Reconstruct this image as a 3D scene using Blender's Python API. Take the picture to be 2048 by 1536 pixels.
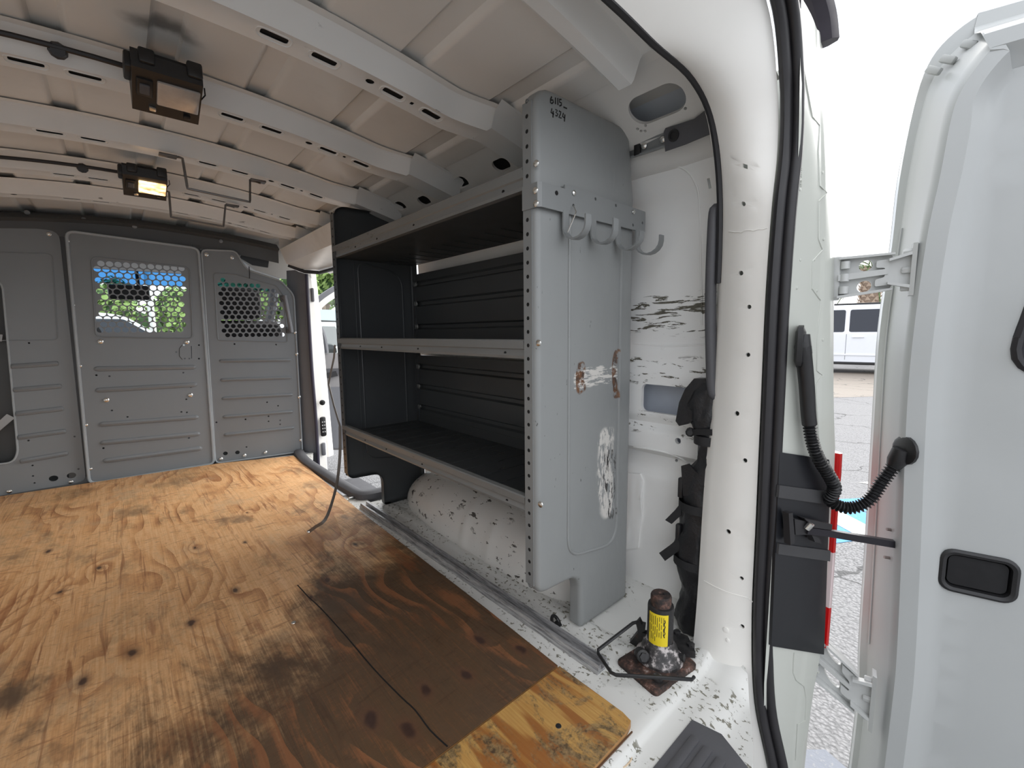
import bpy, bmesh, math, random
from mathutils import Vector, Matrix, noise as mnoise
from mathutils.geometry import delaunay_2d_cdt
random.seed(7)
for o in list(bpy.data.objects): bpy.data.objects.remove(o)
scene = bpy.context.scene
COL = scene.collection
V = Vector

# ------------------------------------------------------------------ camera
F_PX = 880.0
CAM = V((-.099, -.081, .709)); YAW, PITCH, ROLL = .7265, .1175, -.0105
fw = V((math.sin(YAW)*math.cos(PITCH), math.cos(YAW)*math.cos(PITCH), -math.sin(PITCH)))
_rt = V((math.cos(YAW), -math.sin(YAW), 0)); _up = _rt.cross(fw)
CR = _rt*math.cos(ROLL)+_up*math.sin(ROLL); CU = _up*math.cos(ROLL)-_rt*math.sin(ROLL)
cd = bpy.data.cameras.new('camera'); cam = bpy.data.objects.new('camera', cd); COL.objects.link(cam)
cd.sensor_width = 36; cd.lens = F_PX/2048*36; cd.clip_start = .01; cd.clip_end = 500
m = Matrix((CR, CU, -fw)).transposed().to_4x4(); m.translation = CAM; cam.matrix_world = m
scene.camera = cam
# ------------------------------------------------------------------ light
scene.view_settings.view_transform = 'Standard'; scene.view_settings.look = 'None'
scene.view_settings.gamma = 1; scene.view_settings.use_curve_mapping = False
scene.view_settings.exposure = 1.06
W = bpy.data.worlds.new('overcast_sky'); scene.world = W; W.use_nodes = True
wt = W.node_tree; wb = wt.nodes['Background']
wtc = wt.nodes.new('ShaderNodeTexCoord'); wmp = wt.nodes.new('ShaderNodeMapping'); wmp.inputs['Scale'].default_value = (1, 1, 2.5)
wn = wt.nodes.new('ShaderNodeTexNoise'); wn.inputs['Scale'].default_value = 1.6; wn.inputs['Detail'].default_value = 4
wr = wt.nodes.new('ShaderNodeValToRGB')
wr.color_ramp.elements[0].position = .35; wr.color_ramp.elements[0].color = (.78, .84, .95, 1)
wr.color_ramp.elements[1].position = .62; wr.color_ramp.elements[1].color = (.97, .97, .98, 1)
wt.links.new(wtc.outputs['Generated'], wmp.inputs[0]); wt.links.new(wmp.outputs[0], wn.inputs['Vector'])
wt.links.new(wn.outputs['Fac'], wr.inputs[0]); wt.links.new(wr.outputs[0], wb.inputs['Color'])
wb.inputs['Strength'].default_value = 1.0
sd = bpy.data.lights.new('sun', 'SUN'); sun = bpy.data.objects.new('sun', sd); COL.objects.link(sun)
sd.energy = 2.0; sd.angle = math.radians(60); sd.color = (1, .97, .92)
sun.rotation_euler = V((-.80, .08, -.59)).to_track_quat('-Z', 'Y').to_euler()   # bright patch of cloud to the right of the van

# ------------------------------------------------------------------ helpers
def ray(u, v): return fw+CR*((u-1024)/F_PX)+CU*((768-v)/F_PX)
def at(u, v, **k):
    d = ray(u, v); (a, c), = k.items(); i = 'XYZ'.index(a)
    return CAM+d*((c-CAM[i])/d[i])
def atp(u, v, o, n):
    d = ray(u, v); return CAM+d*((V(o)-CAM).dot(V(n))/d.dot(V(n)))
def pj(P):
    d = V(P)-CAM; z = d.dot(fw); return (1024+F_PX*d.dot(CR)/z, 768-F_PX*d.dot(CU)/z)
def sstep(a, b, x):
    t = min(1, max(0, (x-a)/(b-a))); return t*t*(3-2*t)
def lerp(a, b, t): return a+(b-a)*t
OFF = {}
def link(o, parent=None, off=V((0, 0, 0))):
    COL.objects.link(o); OFF[o.name] = V(off)
    if parent is not None:
        o.parent = parent; o.location = V(off)-OFF[parent.name]
    else: o.location = off
    return o
def tag(o, label=None, cat=None, group=None, kind=None):
    for k, v in (('label', label), ('category', cat), ('group', group), ('kind', kind)):
        if v: o[k] = v
    return o
def thing(name, base, label, cat, group=None, kind=None):
    o = bpy.data.objects.new(name, None); o.empty_display_size = .05
    return tag(link(o, None, base), label, cat, group, kind)
class MB:
    def __init__(s): s.v = []; s.f = []
    def poly(s, pts):
        n = len(s.v); s.v += [V(p) for p in pts]; s.f.append(tuple(range(n, n+len(pts)))); return s
    def raw(s, vs, fs):
        n = len(s.v); s.v += [V(p) for p in vs]; s.f += [tuple(i+n for i in f) for f in fs]; return s
    def box(s, lo, hi, M=None, bev=0):
        a, b = V(lo), V(hi)
        if bev:
            bm = bmesh.new(); bmesh.ops.create_cube(bm, size=1)
            for v in bm.verts: v.co = V([lerp(a[i], b[i], v.co[i]+.5) for i in range(3)])
            bmesh.ops.bevel(bm, geom=bm.edges[:], offset=bev, segments=2, affect='EDGES', profile=.5)
            bm.verts.index_update(); vs = [v.co.copy() for v in bm.verts]; fs = [[v.index for v in f.verts] for f in bm.faces]; bm.free()
        else:
            vs = [V((x, y, z)) for z in (a.z, b.z) for y in (a.y, b.y) for x in (a.x, b.x)]
            fs = [(0, 2, 3, 1), (4, 5, 7, 6), (0, 1, 5, 4), (2, 6, 7, 3), (0, 4, 6, 2), (1, 3, 7, 5)]
        if M is not None: vs = [M @ v for v in vs]
        return s.raw(vs, fs)
    def loft(s, rings, closed=True, caps=False):
        n = len(rings[0]); b = len(s.v)
        for r in rings: s.v += [V(p) for p in r]
        for i in range(len(rings)-1):
            for j in range(n if closed else n-1):
                k = (j+1) % n; s.f.append((b+i*n+j, b+i*n+k, b+(i+1)*n+k, b+(i+1)*n+j))
        if caps:
            s.f.append(tuple(b+j for j in range(n))[::-1]); s.f.append(tuple(b+(len(rings)-1)*n+j for j in range(n)))
        return s
    def tube(s, path, r, n=8, caps=True, flat=1.0, up=None):
        P = [V(p) for p in path]; rr = r if isinstance(r, (list, tuple)) else [r]*len(P)
        rings = []; u = None
        for i, p in enumerate(P):
            t = (P[min(i+1, len(P)-1)]-P[max(i-1, 0)])
            t = t.normalized() if t.length > 1e-9 else V((0, 0, 1))
            if u is None:
                u = V(up) if up is not None else (V((0, 0, 1)) if abs(t.z) < .9 else V((1, 0, 0)))
            u = u-t*u.dot(t)
            if u.length < 1e-6: u = t.orthogonal()
            u.normalize(); w = t.cross(u)
            rings.append([p+(u*math.cos(a)+w*math.sin(a)*flat)*rr[i] for a in [2*math.pi*k/n for k in range(n)]])
        return s.loft(rings, True, caps)
    def ribbon(s, path, w, h, up):
        """rectangular strip swept along a path; w across (perpendicular to up), h along up"""
        P = [V(p) for p in path]; rings = []
        for i, p in enumerate(P):
            t = (P[min(i+1, len(P)-1)]-P[max(i-1, 0)]).normalized()
            a = t.cross(V(up)).normalized() if not callable(up) else t.cross(up(i)).normalized()
            b = a.cross(t).normalized()
            rings.append([p+a*(w/2*x)+b*(h/2*y) for x, y in ((-1, -1), (1, -1), (1, 1), (-1, 1))])
        return s.loft(rings, True, True)
    def cyl(s, a, b, r, n=12, r2=None):
        return s.tube([a, b], [r, r if r2 is None else r2], n)
    def lathe(s, base, prof, n=16, axis=(0, 0, 1)):
        ax = V(axis).normalized(); u = ax.orthogonal().normalized(); w = ax.cross(u)
        return s.loft([[V(base)+ax*h+(u*math.cos(t)+w*math.sin(t))*r for t in [2*math.pi*k/n for k in range(n)]] for r, h in prof], True, True)
    def prism(s, pts, d):
        d = V(d); a = [V(p) for p in pts]; b = [p+d for p in a]; return s.loft([a, b], True, True)
    def build(s, name, mat, parent=None, base=None, smooth=40, **tg):
        off = V(base) if base is not None else (OFF[parent.name] if parent is not None else V((0, 0, 0)))
        me = bpy.data.meshes.new(name); me.from_pydata([v-off for v in s.v], [], s.f); me.validate()
        bm = bmesh.new(); bm.from_mesh(me); bmesh.ops.remove_doubles(bm, verts=bm.verts, dist=1e-5)
        bmesh.ops.recalc_face_normals(bm, faces=bm.faces); bm.to_mesh(me); bm.free()
        me.materials.append(mat)
        if smooth:
            me.polygons.foreach_set('use_smooth', [True]*len(me.polygons)); me.set_sharp_from_angle(angle=math.radians(smooth))
        o = bpy.data.objects.new(name, me); link(o, parent, off); return tag(o, **tg)
def copy_tree(o, delta, parent=None):
    c = o.copy(); COL.objects.link(c); c.parent = parent
    if parent is None: c.location = o.location+V(delta)
    OFF[c.name] = OFF[o.name]+V(delta)
    for ch in list(o.children): copy_tree(ch, delta, c)
    return c
def rrect(x0, x1, y0, y1, r, n=5):
    out = []
    for cx, cy, a0 in ((x1-r, y0+r, -90), (x1-r, y1-r, 0), (x0+r, y1-r, 90), (x0+r, y0+r, 180)):
        for k in range(n+1):
            a = math.radians(a0+90*k/n); out.append((cx+r*math.cos(a), cy+r*math.sin(a)))
    return out
def circ(x, y, r, n=12, ry=None): return [(x+r*math.cos(2*math.pi*k/n), y+(ry or r)*math.sin(2*math.pi*k/n)) for k in range(n)]
def inside(pt, poly):
    x, y = pt; c = False; j = len(poly)-1
    for i in range(len(poly)):
        xi, yi = poly[i]; xj, yj = poly[j]
        if (yi > y) != (yj > y) and x < (xj-xi)*(y-yi)/(yj-yi)+xi: c = not c
        j = i
    return c
def fillet(pts, r, n=4):
    """round the corners of a 2D polygon; r is one radius or a list"""
    out = []; N = len(pts)
    for i in range(N):
        ri = r[i] if isinstance(r, (list, tuple)) else r
        p = V(pts[i]); a = V(pts[i-1])-p; b = V(pts[(i+1) % N])-p
        if ri <= 0: out.append(tuple(p)); continue
        ri = min(ri, a.length*.49, b.length*.49); a.normalize(); b.normalize()
        p0 = p+a*ri; p1 = p+b*ri
        for k in range(n+1):
            t = k/n; q = p0*(1-t)**2+p*2*t*(1-t)+p1*t*t; out.append(tuple(q))
    return out
def sheet(mb, outline, holes, fmap, grid=None, depth=0, rim_outline=True):
    """2D sheet with real holes mapped to 3D by fmap(s,t,d); rims give the edges their depth"""
    pts = []; edges = []
    for loop in [outline]+holes:
        b = len(pts); n = len(loop); pts += [V(p).to_2d() if len(p) > 2 else V(p) for p in loop]
        edges += [(b+i, b+(i+1) % n) for i in range(n)]
    bb = [(min(p[0] for p in h), max(p[0] for p in h), min(p[1] for p in h), max(p[1] for p in h)) for h in holes]
    def ok(c):
        if not inside(c, outline): return False
        for h, q in zip(holes, bb):
            if q[0] <= c[0] <= q[1] and q[2] <= c[1] <= q[3] and inside(c, h): return False
        return True
    if grid:
        for x in grid[0]:
            for y in grid[1]:
                if ok((x, y)): pts.append(V((x, y)))
    vs, es, fs, *_ = delaunay_2d_cdt(pts, edges, [], 0, 1e-7)
    keep = []
    for f in fs:
        c = (sum(vs[i][0] for i in f)/len(f), sum(vs[i][1] for i in f)/len(f))
        if ok(c): keep.append(f)
    mb.raw([fmap(p[0], p[1], 0) for p in vs], keep)
    if depth:
        for li, loop in enumerate([outline]+holes):
            if li == 0 and not rim_outline: continue
            mb.loft([[fmap(p[0], p[1], 0) for p in loop], [fmap(p[0], p[1], depth) for p in loop]], True)
    return mb
def frange(a, b, n): return [a+(b-a)*i/(n-1) for i in range(n)]
def catmull(pts, n=6):
    P = [V(p) for p in pts]; out = []
    for i in range(len(P)-1):
        a = P[max(i-1, 0)]; b = P[i]; c = P[i+1]; d = P[min(i+2, len(P)-1)]
        for k in range(n):
            t = k/n; out.append(.5*((2*b)+(c-a)*t+(2*a-5*b+4*c-d)*t*t+(3*b-a-3*c+d)*t**3))
    out.append(P[-1]); return out
def find_st(fmap, sr, tr, u, v, n=40):
    best = None; s0, s1 = sr; t0, t1 = tr
    for it in range(4):
        for s in frange(s0, s1, n):
            for t in frange(t0, t1, n):
                q = pj(fmap(s, t, 0)); e = (q[0]-u)**2+(q[1]-v)**2
                if best is None or e < best[0]: best = (e, s, t)
        ds = (s1-s0)/n*2; dt = (t1-t0)/n*2; s0, s1, t0, t1 = best[1]-ds, best[1]+ds, best[2]-dt, best[2]+dt; n = 9
    return best[1], best[2]

# ------------------------------------------------------------------ materials
class G:
    def __init__(s, mat):
        mat.use_nodes = True; s.nt = mat.node_tree; s.b = s.nt.nodes['Principled BSDF']
        s.co = s.nt.nodes.new('ShaderNodeTexCoord').outputs['Object']
    def put(s, sock, v):
        if isinstance(v, bpy.types.NodeSocket): s.nt.links.new(v, sock)
        elif sock.type == 'RGBA' and len(v) == 3: sock.default_value = (*v, 1)
        else: sock.default_value = v
    def n(s, t, ins=None, **props):
        nd = s.nt.nodes.new(t)
        for k, v in props.items(): setattr(nd, k, v)
        for k, v in (ins or {}).items(): s.put(nd.inputs[k], v)
        return nd
    def math(s, op, a, b=0.0, clamp=False): return s.n('ShaderNodeMath', {0: a, 1: b}, operation=op, use_clamp=clamp).outputs[0]
    def mix(s, f, a, b, mode='MIX'):
        nd = s.n('ShaderNodeMix', data_type='RGBA', blend_type=mode); s.put(nd.inputs[0], f); s.put(nd.inputs[6], a); s.put(nd.inputs[7], b); return nd.outputs[2]
    def map(s, sc=(1, 1, 1), rot=(0, 0, 0), loc=(0, 0, 0), v=None):
        return s.n('ShaderNodeMapping', {0: v or s.co, 'Scale': sc, 'Rotation': rot, 'Location': loc}).outputs[0]
    def noise(s, v=None, scale=5, det=3, rough=.55, dist=0, col=False):
        nd = s.n('ShaderNodeTexNoise', {'Vector': v or s.co, 'Scale': scale, 'Detail': det, 'Roughness': rough, 'Distortion': dist}); return nd.outputs['Color' if col else 'Fac']
    def step(s, x, a, b, lo=0.0, hi=1.0):
        return s.n('ShaderNodeMapRange', {'Value': x, 'From Min': a, 'From Max': b, 'To Min': lo, 'To Max': hi}, interpolation_type='SMOOTHSTEP').outputs[0]
    def xyz(s, v=None): return s.n('ShaderNodeSeparateXYZ', {0: v or s.co}).outputs
    def ramp(s, f, stops):
        nd = s.n('ShaderNodeValToRGB', {0: f}); e = nd.color_ramp.elements
        while len(e) < len(stops): e.new(.5)
        for i, (p, c) in enumerate(stops): e[i].position = p; e[i].color = (*c, 1)
        return nd.outputs[0]
    def box(s, ax, soft, wob=None):
        """soft box mask; ax: dict axis index -> (lo,hi)"""
        q = s.xyz(wob); out = None
        for i, (lo, hi) in ax.items():
            m = s.math('MULTIPLY', s.step(q[i], lo-soft, lo+soft), s.step(q[i], hi-soft, hi+soft, 1.0, 0.0))
            out = m if out is None else s.math('MULTIPLY', out, m)
        return out
    def wob(s, amp, scale):
        c = s.noise(None, scale, 3, .6, 0, True)
        a = s.n('ShaderNodeVectorMath', {0: c, 1: (.5, .5, .5)}, operation='SUBTRACT').outputs[0]
        b = s.n('ShaderNodeVectorMath', {0: a}, operation='SCALE'); b.inputs['Scale'].default_value = amp*2
        return s.n('ShaderNodeVectorMath', {0: s.co, 1: b.outputs[0]}, operation='ADD').outputs[0]
    def bump(s, h, st=.3, d=.002):
        s.put(s.b.inputs['Normal'], s.n('ShaderNodeBump', {'Height': h, 'Strength': st, 'Distance': d}).outputs[0])
    def out(s, col=None, rough=None, metal=None):
        if col is not None: s.put(s.b.inputs['Base Color'], col)
        if rough is not None: s.put(s.b.inputs['Roughness'], rough)
        if metal is not None: s.put(s.b.inputs['Metallic'], metal)
MATS = {}
def plain(name, col, rough=.5, metal=0, var=.12, scale=12, bump=0, bscale=200):
    if name in MATS: return MATS[name]
    mt = bpy.data.materials.new(name); g = G(mt); f = g.noise(None, scale, 4, .6)
    c = g.mix(f, [x*(1-var) for x in col], [min(1, x*(1+var)) for x in col])
    g.out(c, g.step(f, .2, .8, rough*.85, min(1, rough*1.15)), metal)
    if bump: g.bump(g.noise(None, bscale, 2, .6), bump, .0008)
    MATS[name] = mt; return mt
WHITE = (.74, .74, .70)
def painted(name, col=WHITE, chip=(.045, .045, .04), sparse=.64, stretch=(3, 1, 3), scale=30, cover=.6, rough=.32, bands=(), rot=(0, 0, 0)):
    """gloss paint with chips and scrapes down to dark primer"""
    mt = bpy.data.materials.new(name); g = G(mt)
    f = g.noise(None, 4, 4, .6); c = g.mix(f, [x*.92 for x in col], [min(1, x*1.05) for x in col])
    dirt = g.noise(g.map((1, 1, 1)), 2.2, 5, .65); c = g.mix(g.step(dirt, .55, .8, 0, .28), c, (.42, .37, .28))
    n1 = g.noise(g.map(stretch, rot), scale, 4, .62, .4); n2 = g.noise(None, 5, 3, .6)
    m = g.math('MULTIPLY', g.step(n1, sparse, sparse+.03), g.step(n2, cover, cover+.08))
    for ax, st, sc, th in bands:
        b = g.box(ax, .03, g.wob(.02, 14)); nb = g.noise(g.map(st), sc, 5, .65, .5)
        m = g.math('MAXIMUM', m, g.math('MULTIPLY', g.step(nb, th, th+.03), g.step(b, .3, .6)))
    c = g.mix(m, c, g.mix(g.noise(None, 60, 2), chip, [x*2.4 for x in chip]))
    g.out(c, g.math('ADD', g.math('MULTIPLY', m, .3), rough)); g.bump(g.math('MULTIPLY', m, -1), .5, .001)
    MATS[name] = mt; return mt
roof_m = painted('roof_paint', (.76, .75, .72), sparse=.71, stretch=(1, 1, 1), scale=22, cover=.62)
g = G.__new__(G); g.nt = roof_m.node_tree; g.b = g.nt.nodes['Principled BSDF']; g.co = g.nt.nodes.new('ShaderNodeTexCoord').outputs['Object']
old = g.b.inputs['Base Color'].links[0].from_socket; soot = None
for c_ in ((.02, 1.05, 1.29), (.012, 1.81, 1.29)):   # soot smudges above the roof lights
    v = g.n('ShaderNodeVectorMath', {0: g.wob(.03, 14), 1: c_}, operation='SUBTRACT').outputs[0]; v = g.n('ShaderNodeVectorMath', {0: v, 1: (.8, 1.5, 0)}, operation='MULTIPLY').outputs[0]
    m_ = g.step(g.n('ShaderNodeVectorMath', {0: v}, operation='LENGTH').outputs['Value'], .012, .062, .7, 0.0); soot = m_ if soot is None else g.math('MAXIMUM', soot, m_)
g.put(g.b.inputs['Base Color'], g.mix(soot, old, (.02, .018, .015)))
rib_m = painted('rib_paint', (.78, .79, .78), sparse=.66, stretch=(1, 3, 3), scale=30, cover=.6)
wall_m = painted('wall_paint', (.86, .86, .84), (.07, .065, .05), .69, (1, 1, 4), 14, .62, .3,
    bands=(({1: (.34, .60), 2: (.70, .79)}, (1, 1.2, 9), 9, .555), ({1: (.34, .60), 2: (.575, .64)}, (1, 2, 9), 9, .57), ({1: (.34, .60), 2: (.455, .50)}, (1, 2, 7), 12, .6)))
arch_m = painted('wheel_arch_paint', (.70, .69, .66), (.05, .045, .04), .60, (1.5, .55, 1.2), 40, .45, .35)
floor_m = painted('floor_paint', (.72, .72, .69), (.13, .125, .10), .575, (1.6, 1, 1), 68, .42, .35)
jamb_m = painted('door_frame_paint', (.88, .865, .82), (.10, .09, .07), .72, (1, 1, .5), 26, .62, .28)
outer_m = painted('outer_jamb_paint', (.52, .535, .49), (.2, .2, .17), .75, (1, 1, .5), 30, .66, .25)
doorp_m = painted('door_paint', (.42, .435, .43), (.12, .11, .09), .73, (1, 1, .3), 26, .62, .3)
hinge_m = plain('hinge_paint', (.52, .53, .52), .3, 0, .05)
rubber = plain('black_rubber', (.016, .015, .017), .45, 0, .25, 30)
blackpl = plain('black_plastic', (.014, .014, .015), .42, 0, .2, 40, .15)
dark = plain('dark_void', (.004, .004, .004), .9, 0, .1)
greypl = plain('grey_plastic', (.085, .085, .092), .55, 0, .12, 20, .4, 400)
bpil_m = plain('pillar_trim_plastic', (.17, .175, .19), .6, 0, .1, 20, .4, 400)
part_m = plain('partition_grey_paint', (.215, .235, .25), .38, 0, .1, 3)
partd_m = plain('partition_dark_frame', (.070, .074, .076), .45, 0, .1, 5)
zinc = plain('zinc_bolt', (.75, .75, .72), .25, 1, .1)
alu_m = bpy.data.materials.new('worn_aluminium'); g = G(alu_m)
f = g.noise(g.map((6, .5, 6)), 30, 5, .7); g.out(g.ramp(f, [(.35, (.20, .20, .205)), (.55, (.50, .50, .51)), (.75, (.70, .70, .69))]), g.step(f, .3, .7, .55, .3), .55)
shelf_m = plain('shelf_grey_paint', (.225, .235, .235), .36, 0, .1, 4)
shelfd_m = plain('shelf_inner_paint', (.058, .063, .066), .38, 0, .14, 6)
# worn end panel of the shelf unit: scraped to primer, rust spots
end_m = bpy.data.materials.new('shelf_end_paint'); g = G(end_m); g.co = g.map((1, 1, 1), (0, 0, 0), (.688, 0, 0))
c = g.mix(g.noise(None, 3, 4, .6), (.225, .235, .235), (.275, .285, .28))
sp = g.noise(g.map((7, 1, 2.2)), 12, 5, .7, .6); w1 = g.wob(.03, 9)
scr = g.math('MULTIPLY', g.step(sp, .44, .54), g.step(g.box({0: (.725, .782), 2: (.255, .475)}, .03, w1), .35, .65))
scr2 = g.math('MULTIPLY', g.step(g.noise(g.map((1.5, 1, 9)), 14, 4, .7), .46, .53), g.step(g.box({0: (.635, .80), 2: (.585, .622)}, .015, w1), .35, .6))
c = g.mix(g.math('MAXIMUM', scr, scr2), c, (.62, .60, .56))
rs = g.math('MULTIPLY', g.step(g.noise(None, 60, 4, .7), .40, .5), g.math('MAXIMUM', g.step(g.box({0: (.645, .675), 2: (.575, .635)}, .012, w1), .3, .6), g.step(g.box({0: (.775, .795), 2: (.54, .665)}, .01, w1), .3, .6)))
c = g.mix(rs, c, g.ramp(g.noise(None, 45, 3), [(.35, (.05, .035, .03)), (.6, (.17, .085, .045)), (.7, (.24, .2, .18))]))
dk = g.math('MULTIPLY', g.step(g.noise(g.map((6, 1, 1.2)), 22, 4, .7), .53, .57), g.step(g.box({0: (.745, .795), 2: (.25, .42)}, .02, w1), .4, .7))
c = g.mix(dk, c, (.045, .045, .043))
sx = g.math('MULTIPLY', g.step(g.noise(g.map((5, 1, 1.5)), 26, 3, .6), .68, .71), g.step(g.noise(None, 6, 2), .5, .6)); c = g.mix(sx, c, (.06, .06, .058))
g.out(c, g.step(sp, .3, .7, .32, .5)); end_m = end_m
# plywood
KNOTS = [(.458, .664, 1.05), (.503, .579, 1.0), (.372, .603, .95), (.292, .625, 1.0), (.183, .633, 1.2), (.226, .566, 1.1), (.287, 1.153, .75), (.223, 1.099, .5), (.082, 1.276, .65), (-.023, 1.187, .75), (-.135, 1.153, .85), (-.209, 1.116, .8), (.032, 1.65, .4), (-.199, 1.694, .55), (-.277, 1.591, .6), (.162, 1.577, .45), (.43, 1.31, .6), (-.33, 1.95, .7), (.22, 1.86, .35)]
def ply(name, rear=False):
    mt = bpy.data.materials.new(name); g = G(mt); q = g.xyz()
    wq = g.wob(.012, 18)
    kd = None
    for kx, ky, ks in KNOTS:
        v = g.n('ShaderNodeVectorMath', {0: wq, 1: (kx, ky, PT0)}, operation='SUBTRACT').outputs[0]
        v = g.n('ShaderNodeVectorMath', {0: v, 1: (1/ks, .55/ks, 0)}, operation='MULTIPLY').outputs[0]
        d = g.n('ShaderNodeVectorMath', {0: v}, operation='LENGTH').outputs['Value']
        kd = d if kd is None else g.math('MINIMUM', kd, d)
    warp = g.noise(g.map((1.2, .38, 1), (0, 0, .04)), 2.0, 3, .5)
    ph = g.math('ADD', g.math('MULTIPLY', q[0], 15 if not rear else 11), g.math('MULTIPLY', warp, 15 if not rear else 5))
    ring = g.math('MULTIPLY', g.math('POWER', g.step(kd, 0.0, .13, 1.0, 0.0), 2.0), 1.3 if not rear else 0.0)
    band = g.math('FRACT', g.math('ADD', ph, ring))
    line = g.math('MULTIPLY', g.step(band, .35, .93), g.step(band, .95, 1.0, 1.0, 0.0))
    lm = g.noise(g.map((1.4, .9, 1)), 2.6, 3, .6)
    line = g.math('MULTIPLY', line, g.step(lm, .42, .62))
    fine = g.noise(g.map((110, 2.6, 1), (0, 0, .03)), 2.0, 6, .7, .4)
    blot = g.noise(g.map((1.6, 1, 1)), 3.1, 6, .70, .3)
    chk = g.noise(g.map((7, 30, 1), (0, 0, .3)), 4.0, 5, .75, .8)
    spk = g.noise(None, 120, 3, .7)
    if rear:
        tone = g.math('ADD', g.math('MULTIPLY', line, .5), g.math('MULTIPLY', fine, .55))
        base = g.ramp(tone, [(.20, (.55, .33, .10)), (.40, (.40, .185, .043)), (.64, (.20, .065, .013))])
        bandw = g.noise(g.map((9, .9, 1), (0, 0, .02)), 2.0, 3, .6, .3)
        base = g.mix(g.step(bandw, .50, .56, 0, .85), base, (.27, .088, .018))
        mott = g.math('MULTIPLY', g.step(g.noise(g.map((2.5, 1.4, 1)), 6, 7, .8, .6), .47, .58), .9)
        base = g.mix(mott, base, g.ramp(spk, [(.35, (.05, .038, .024)), (.62, (.30, .20, .09))]))
    else:
        tone = g.math('ADD', g.math('MULTIPLY', line, .30), g.math('ADD', g.math('MULTIPLY', fine, .5), g.math('MULTIPLY', spk, .16)))
        base = g.ramp(tone, [(.20, (.86, .56, .30)), (.38, (.70, .38, .165)), (.74, (.32, .12, .042))])
        sn = g.noise(g.map((26, 1.3, 1), (0, 0, .05)), 2.2, 5, .65, .9); base = g.mix(g.math('MULTIPLY', g.step(sn, .55, .66), g.step(lm, .35, .6, .25, .8)), base, (.27, .10, .036))
        sn2 = g.noise(g.map((3, 14, 1), (0, 0, -.2)), 3.0, 5, .7, 1.2); base = g.mix(g.step(sn2, .56, .68, 0, .7), base, (.33, .15, .06))
        gr = g.noise(g.map((1, .7, 1)), 4.0, 5, .7, .4); base = g.mix(g.step(gr, .52, .66, 0, .55), base, (.52, .36, .21))
        v = g.n('ShaderNodeVectorMath', {0: g.wob(.10, 4), 1: (-.45, 1.72, 0)}, operation='SUBTRACT').outputs[0]; v = g.n('ShaderNodeVectorMath', {0: v, 1: (1, .5, 0)}, operation='MULTIPLY').outputs[0]
        rr = g.n('ShaderNodeVectorMath', {0: v}, operation='LENGTH').outputs['Value']; fr = g.math('FRACT', g.math('MULTIPLY', rr, 30.0))
        base = g.mix(g.math('MULTIPLY', g.math('MULTIPLY', g.step(fr, .55, .92), g.step(fr, .94, 1.0, 1.0, 0.0)), g.math('MULTIPLY', g.step(rr, .16, .27, .6, 0.0), g.step(lm, .38, .58))), base, (.30, .10, .03))
        base = g.mix(g.math('MULTIPLY', g.step(blot, .50, .66), .55), base, (.27, .17, .085))
        base = g.mix(g.math('MULTIPLY', g.step(chk, .55, .66), g.step(g.noise(None, 2.6, 3, .6), .42, .60, 0, .75)), base, (.20, .095, .04))
        base = g.mix(g.step(spk, .64, .74, 0, .5), base, (.15, .08, .04))
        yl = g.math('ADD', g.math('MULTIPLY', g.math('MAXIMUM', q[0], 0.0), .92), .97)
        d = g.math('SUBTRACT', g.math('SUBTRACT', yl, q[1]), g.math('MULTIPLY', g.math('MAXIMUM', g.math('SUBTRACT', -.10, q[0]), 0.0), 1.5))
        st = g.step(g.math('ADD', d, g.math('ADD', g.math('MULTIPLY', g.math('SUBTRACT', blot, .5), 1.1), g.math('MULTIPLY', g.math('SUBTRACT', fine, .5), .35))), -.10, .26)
        base = g.mix(g.math('MULTIPLY', st, .92), base, g.ramp(g.math('ADD', g.math('MULTIPLY', line, .4), g.math('ADD', g.math('MULTIPLY', fine, .62), g.math('MULTIPLY', spk, .25))), [(.30, (.022, .014, .009)), (.48, (.055, .030, .017)), (.66, (.20, .080, .034))]))  # darkens toward the near right: real stain plus shadow painted into the colour
        st2 = g.math('MULTIPLY', g.step(g.noise(g.map((1, .6, 1)), 5.2, 5, .65), .56, .66), g.step(q[1], 1.0, 2.5, .75, .35)); base = g.mix(st2, base, (.085, .055, .034))
        rd = g.math('MULTIPLY', g.step(g.noise(g.map((4, .7, 1)), 4.2, 4, .6), .60, .70), .55); base = g.mix(rd, base, (.26, .085, .03))
        kn = g.step(kd, .005, .012, .85, 0.0); halo = g.step(kd, .008, .026, .55, 0.0)
        base = g.mix(halo, base, (.12, .055, .030)); base = g.mix(kn, base, (.040, .020, .016))
    g.out(base, g.step(blot, .3, .7, .42, .7))
    g.bump(g.math('ADD', g.math('MULTIPLY', fine, .6), g.math('SUBTRACT', g.math('MULTIPLY', chk, .7), line)), .4, .002)
    MATS[name] = mt; return mt
PT0 = .0135
ply_m = ply('stained_shaded_plywood'); plyr_m = ply('rear_plywood', True)
edge_m = plain('plywood_edge', (.42, .22, .08), .6, 0, .3, 60)
tracks = None
asph_m = bpy.data.materials.new('asphalt'); g = G(asph_m)
f = g.noise(None, 90, 3, .75); vv = g.n('ShaderNodeTexVoronoi', {'Vector': g.co, 'Scale': 70.0}).outputs['Distance']
c = g.mix(g.step(vv, .1, .6), (.36, .355, .36), (.11, .11, .112)); c = g.mix(g.step(f, .35, .65), c, (.27, .268, .272)); c = g.mix(g.step(g.noise(None, .7, 4, .6), .35, .7), c, g.mix(.5, c, (.25, .248, .25)))
crk = g.n('ShaderNodeTexVoronoi', {'Vector': g.wob(.25, 2.0), 'Scale': .9}, feature='DISTANCE_TO_EDGE').outputs['Distance']
c = g.mix(g.step(crk, .004, .012, .75, 0.0), c, (.05, .05, .05)); g.out(c, .85); g.bump(vv, .6, .01)
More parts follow.
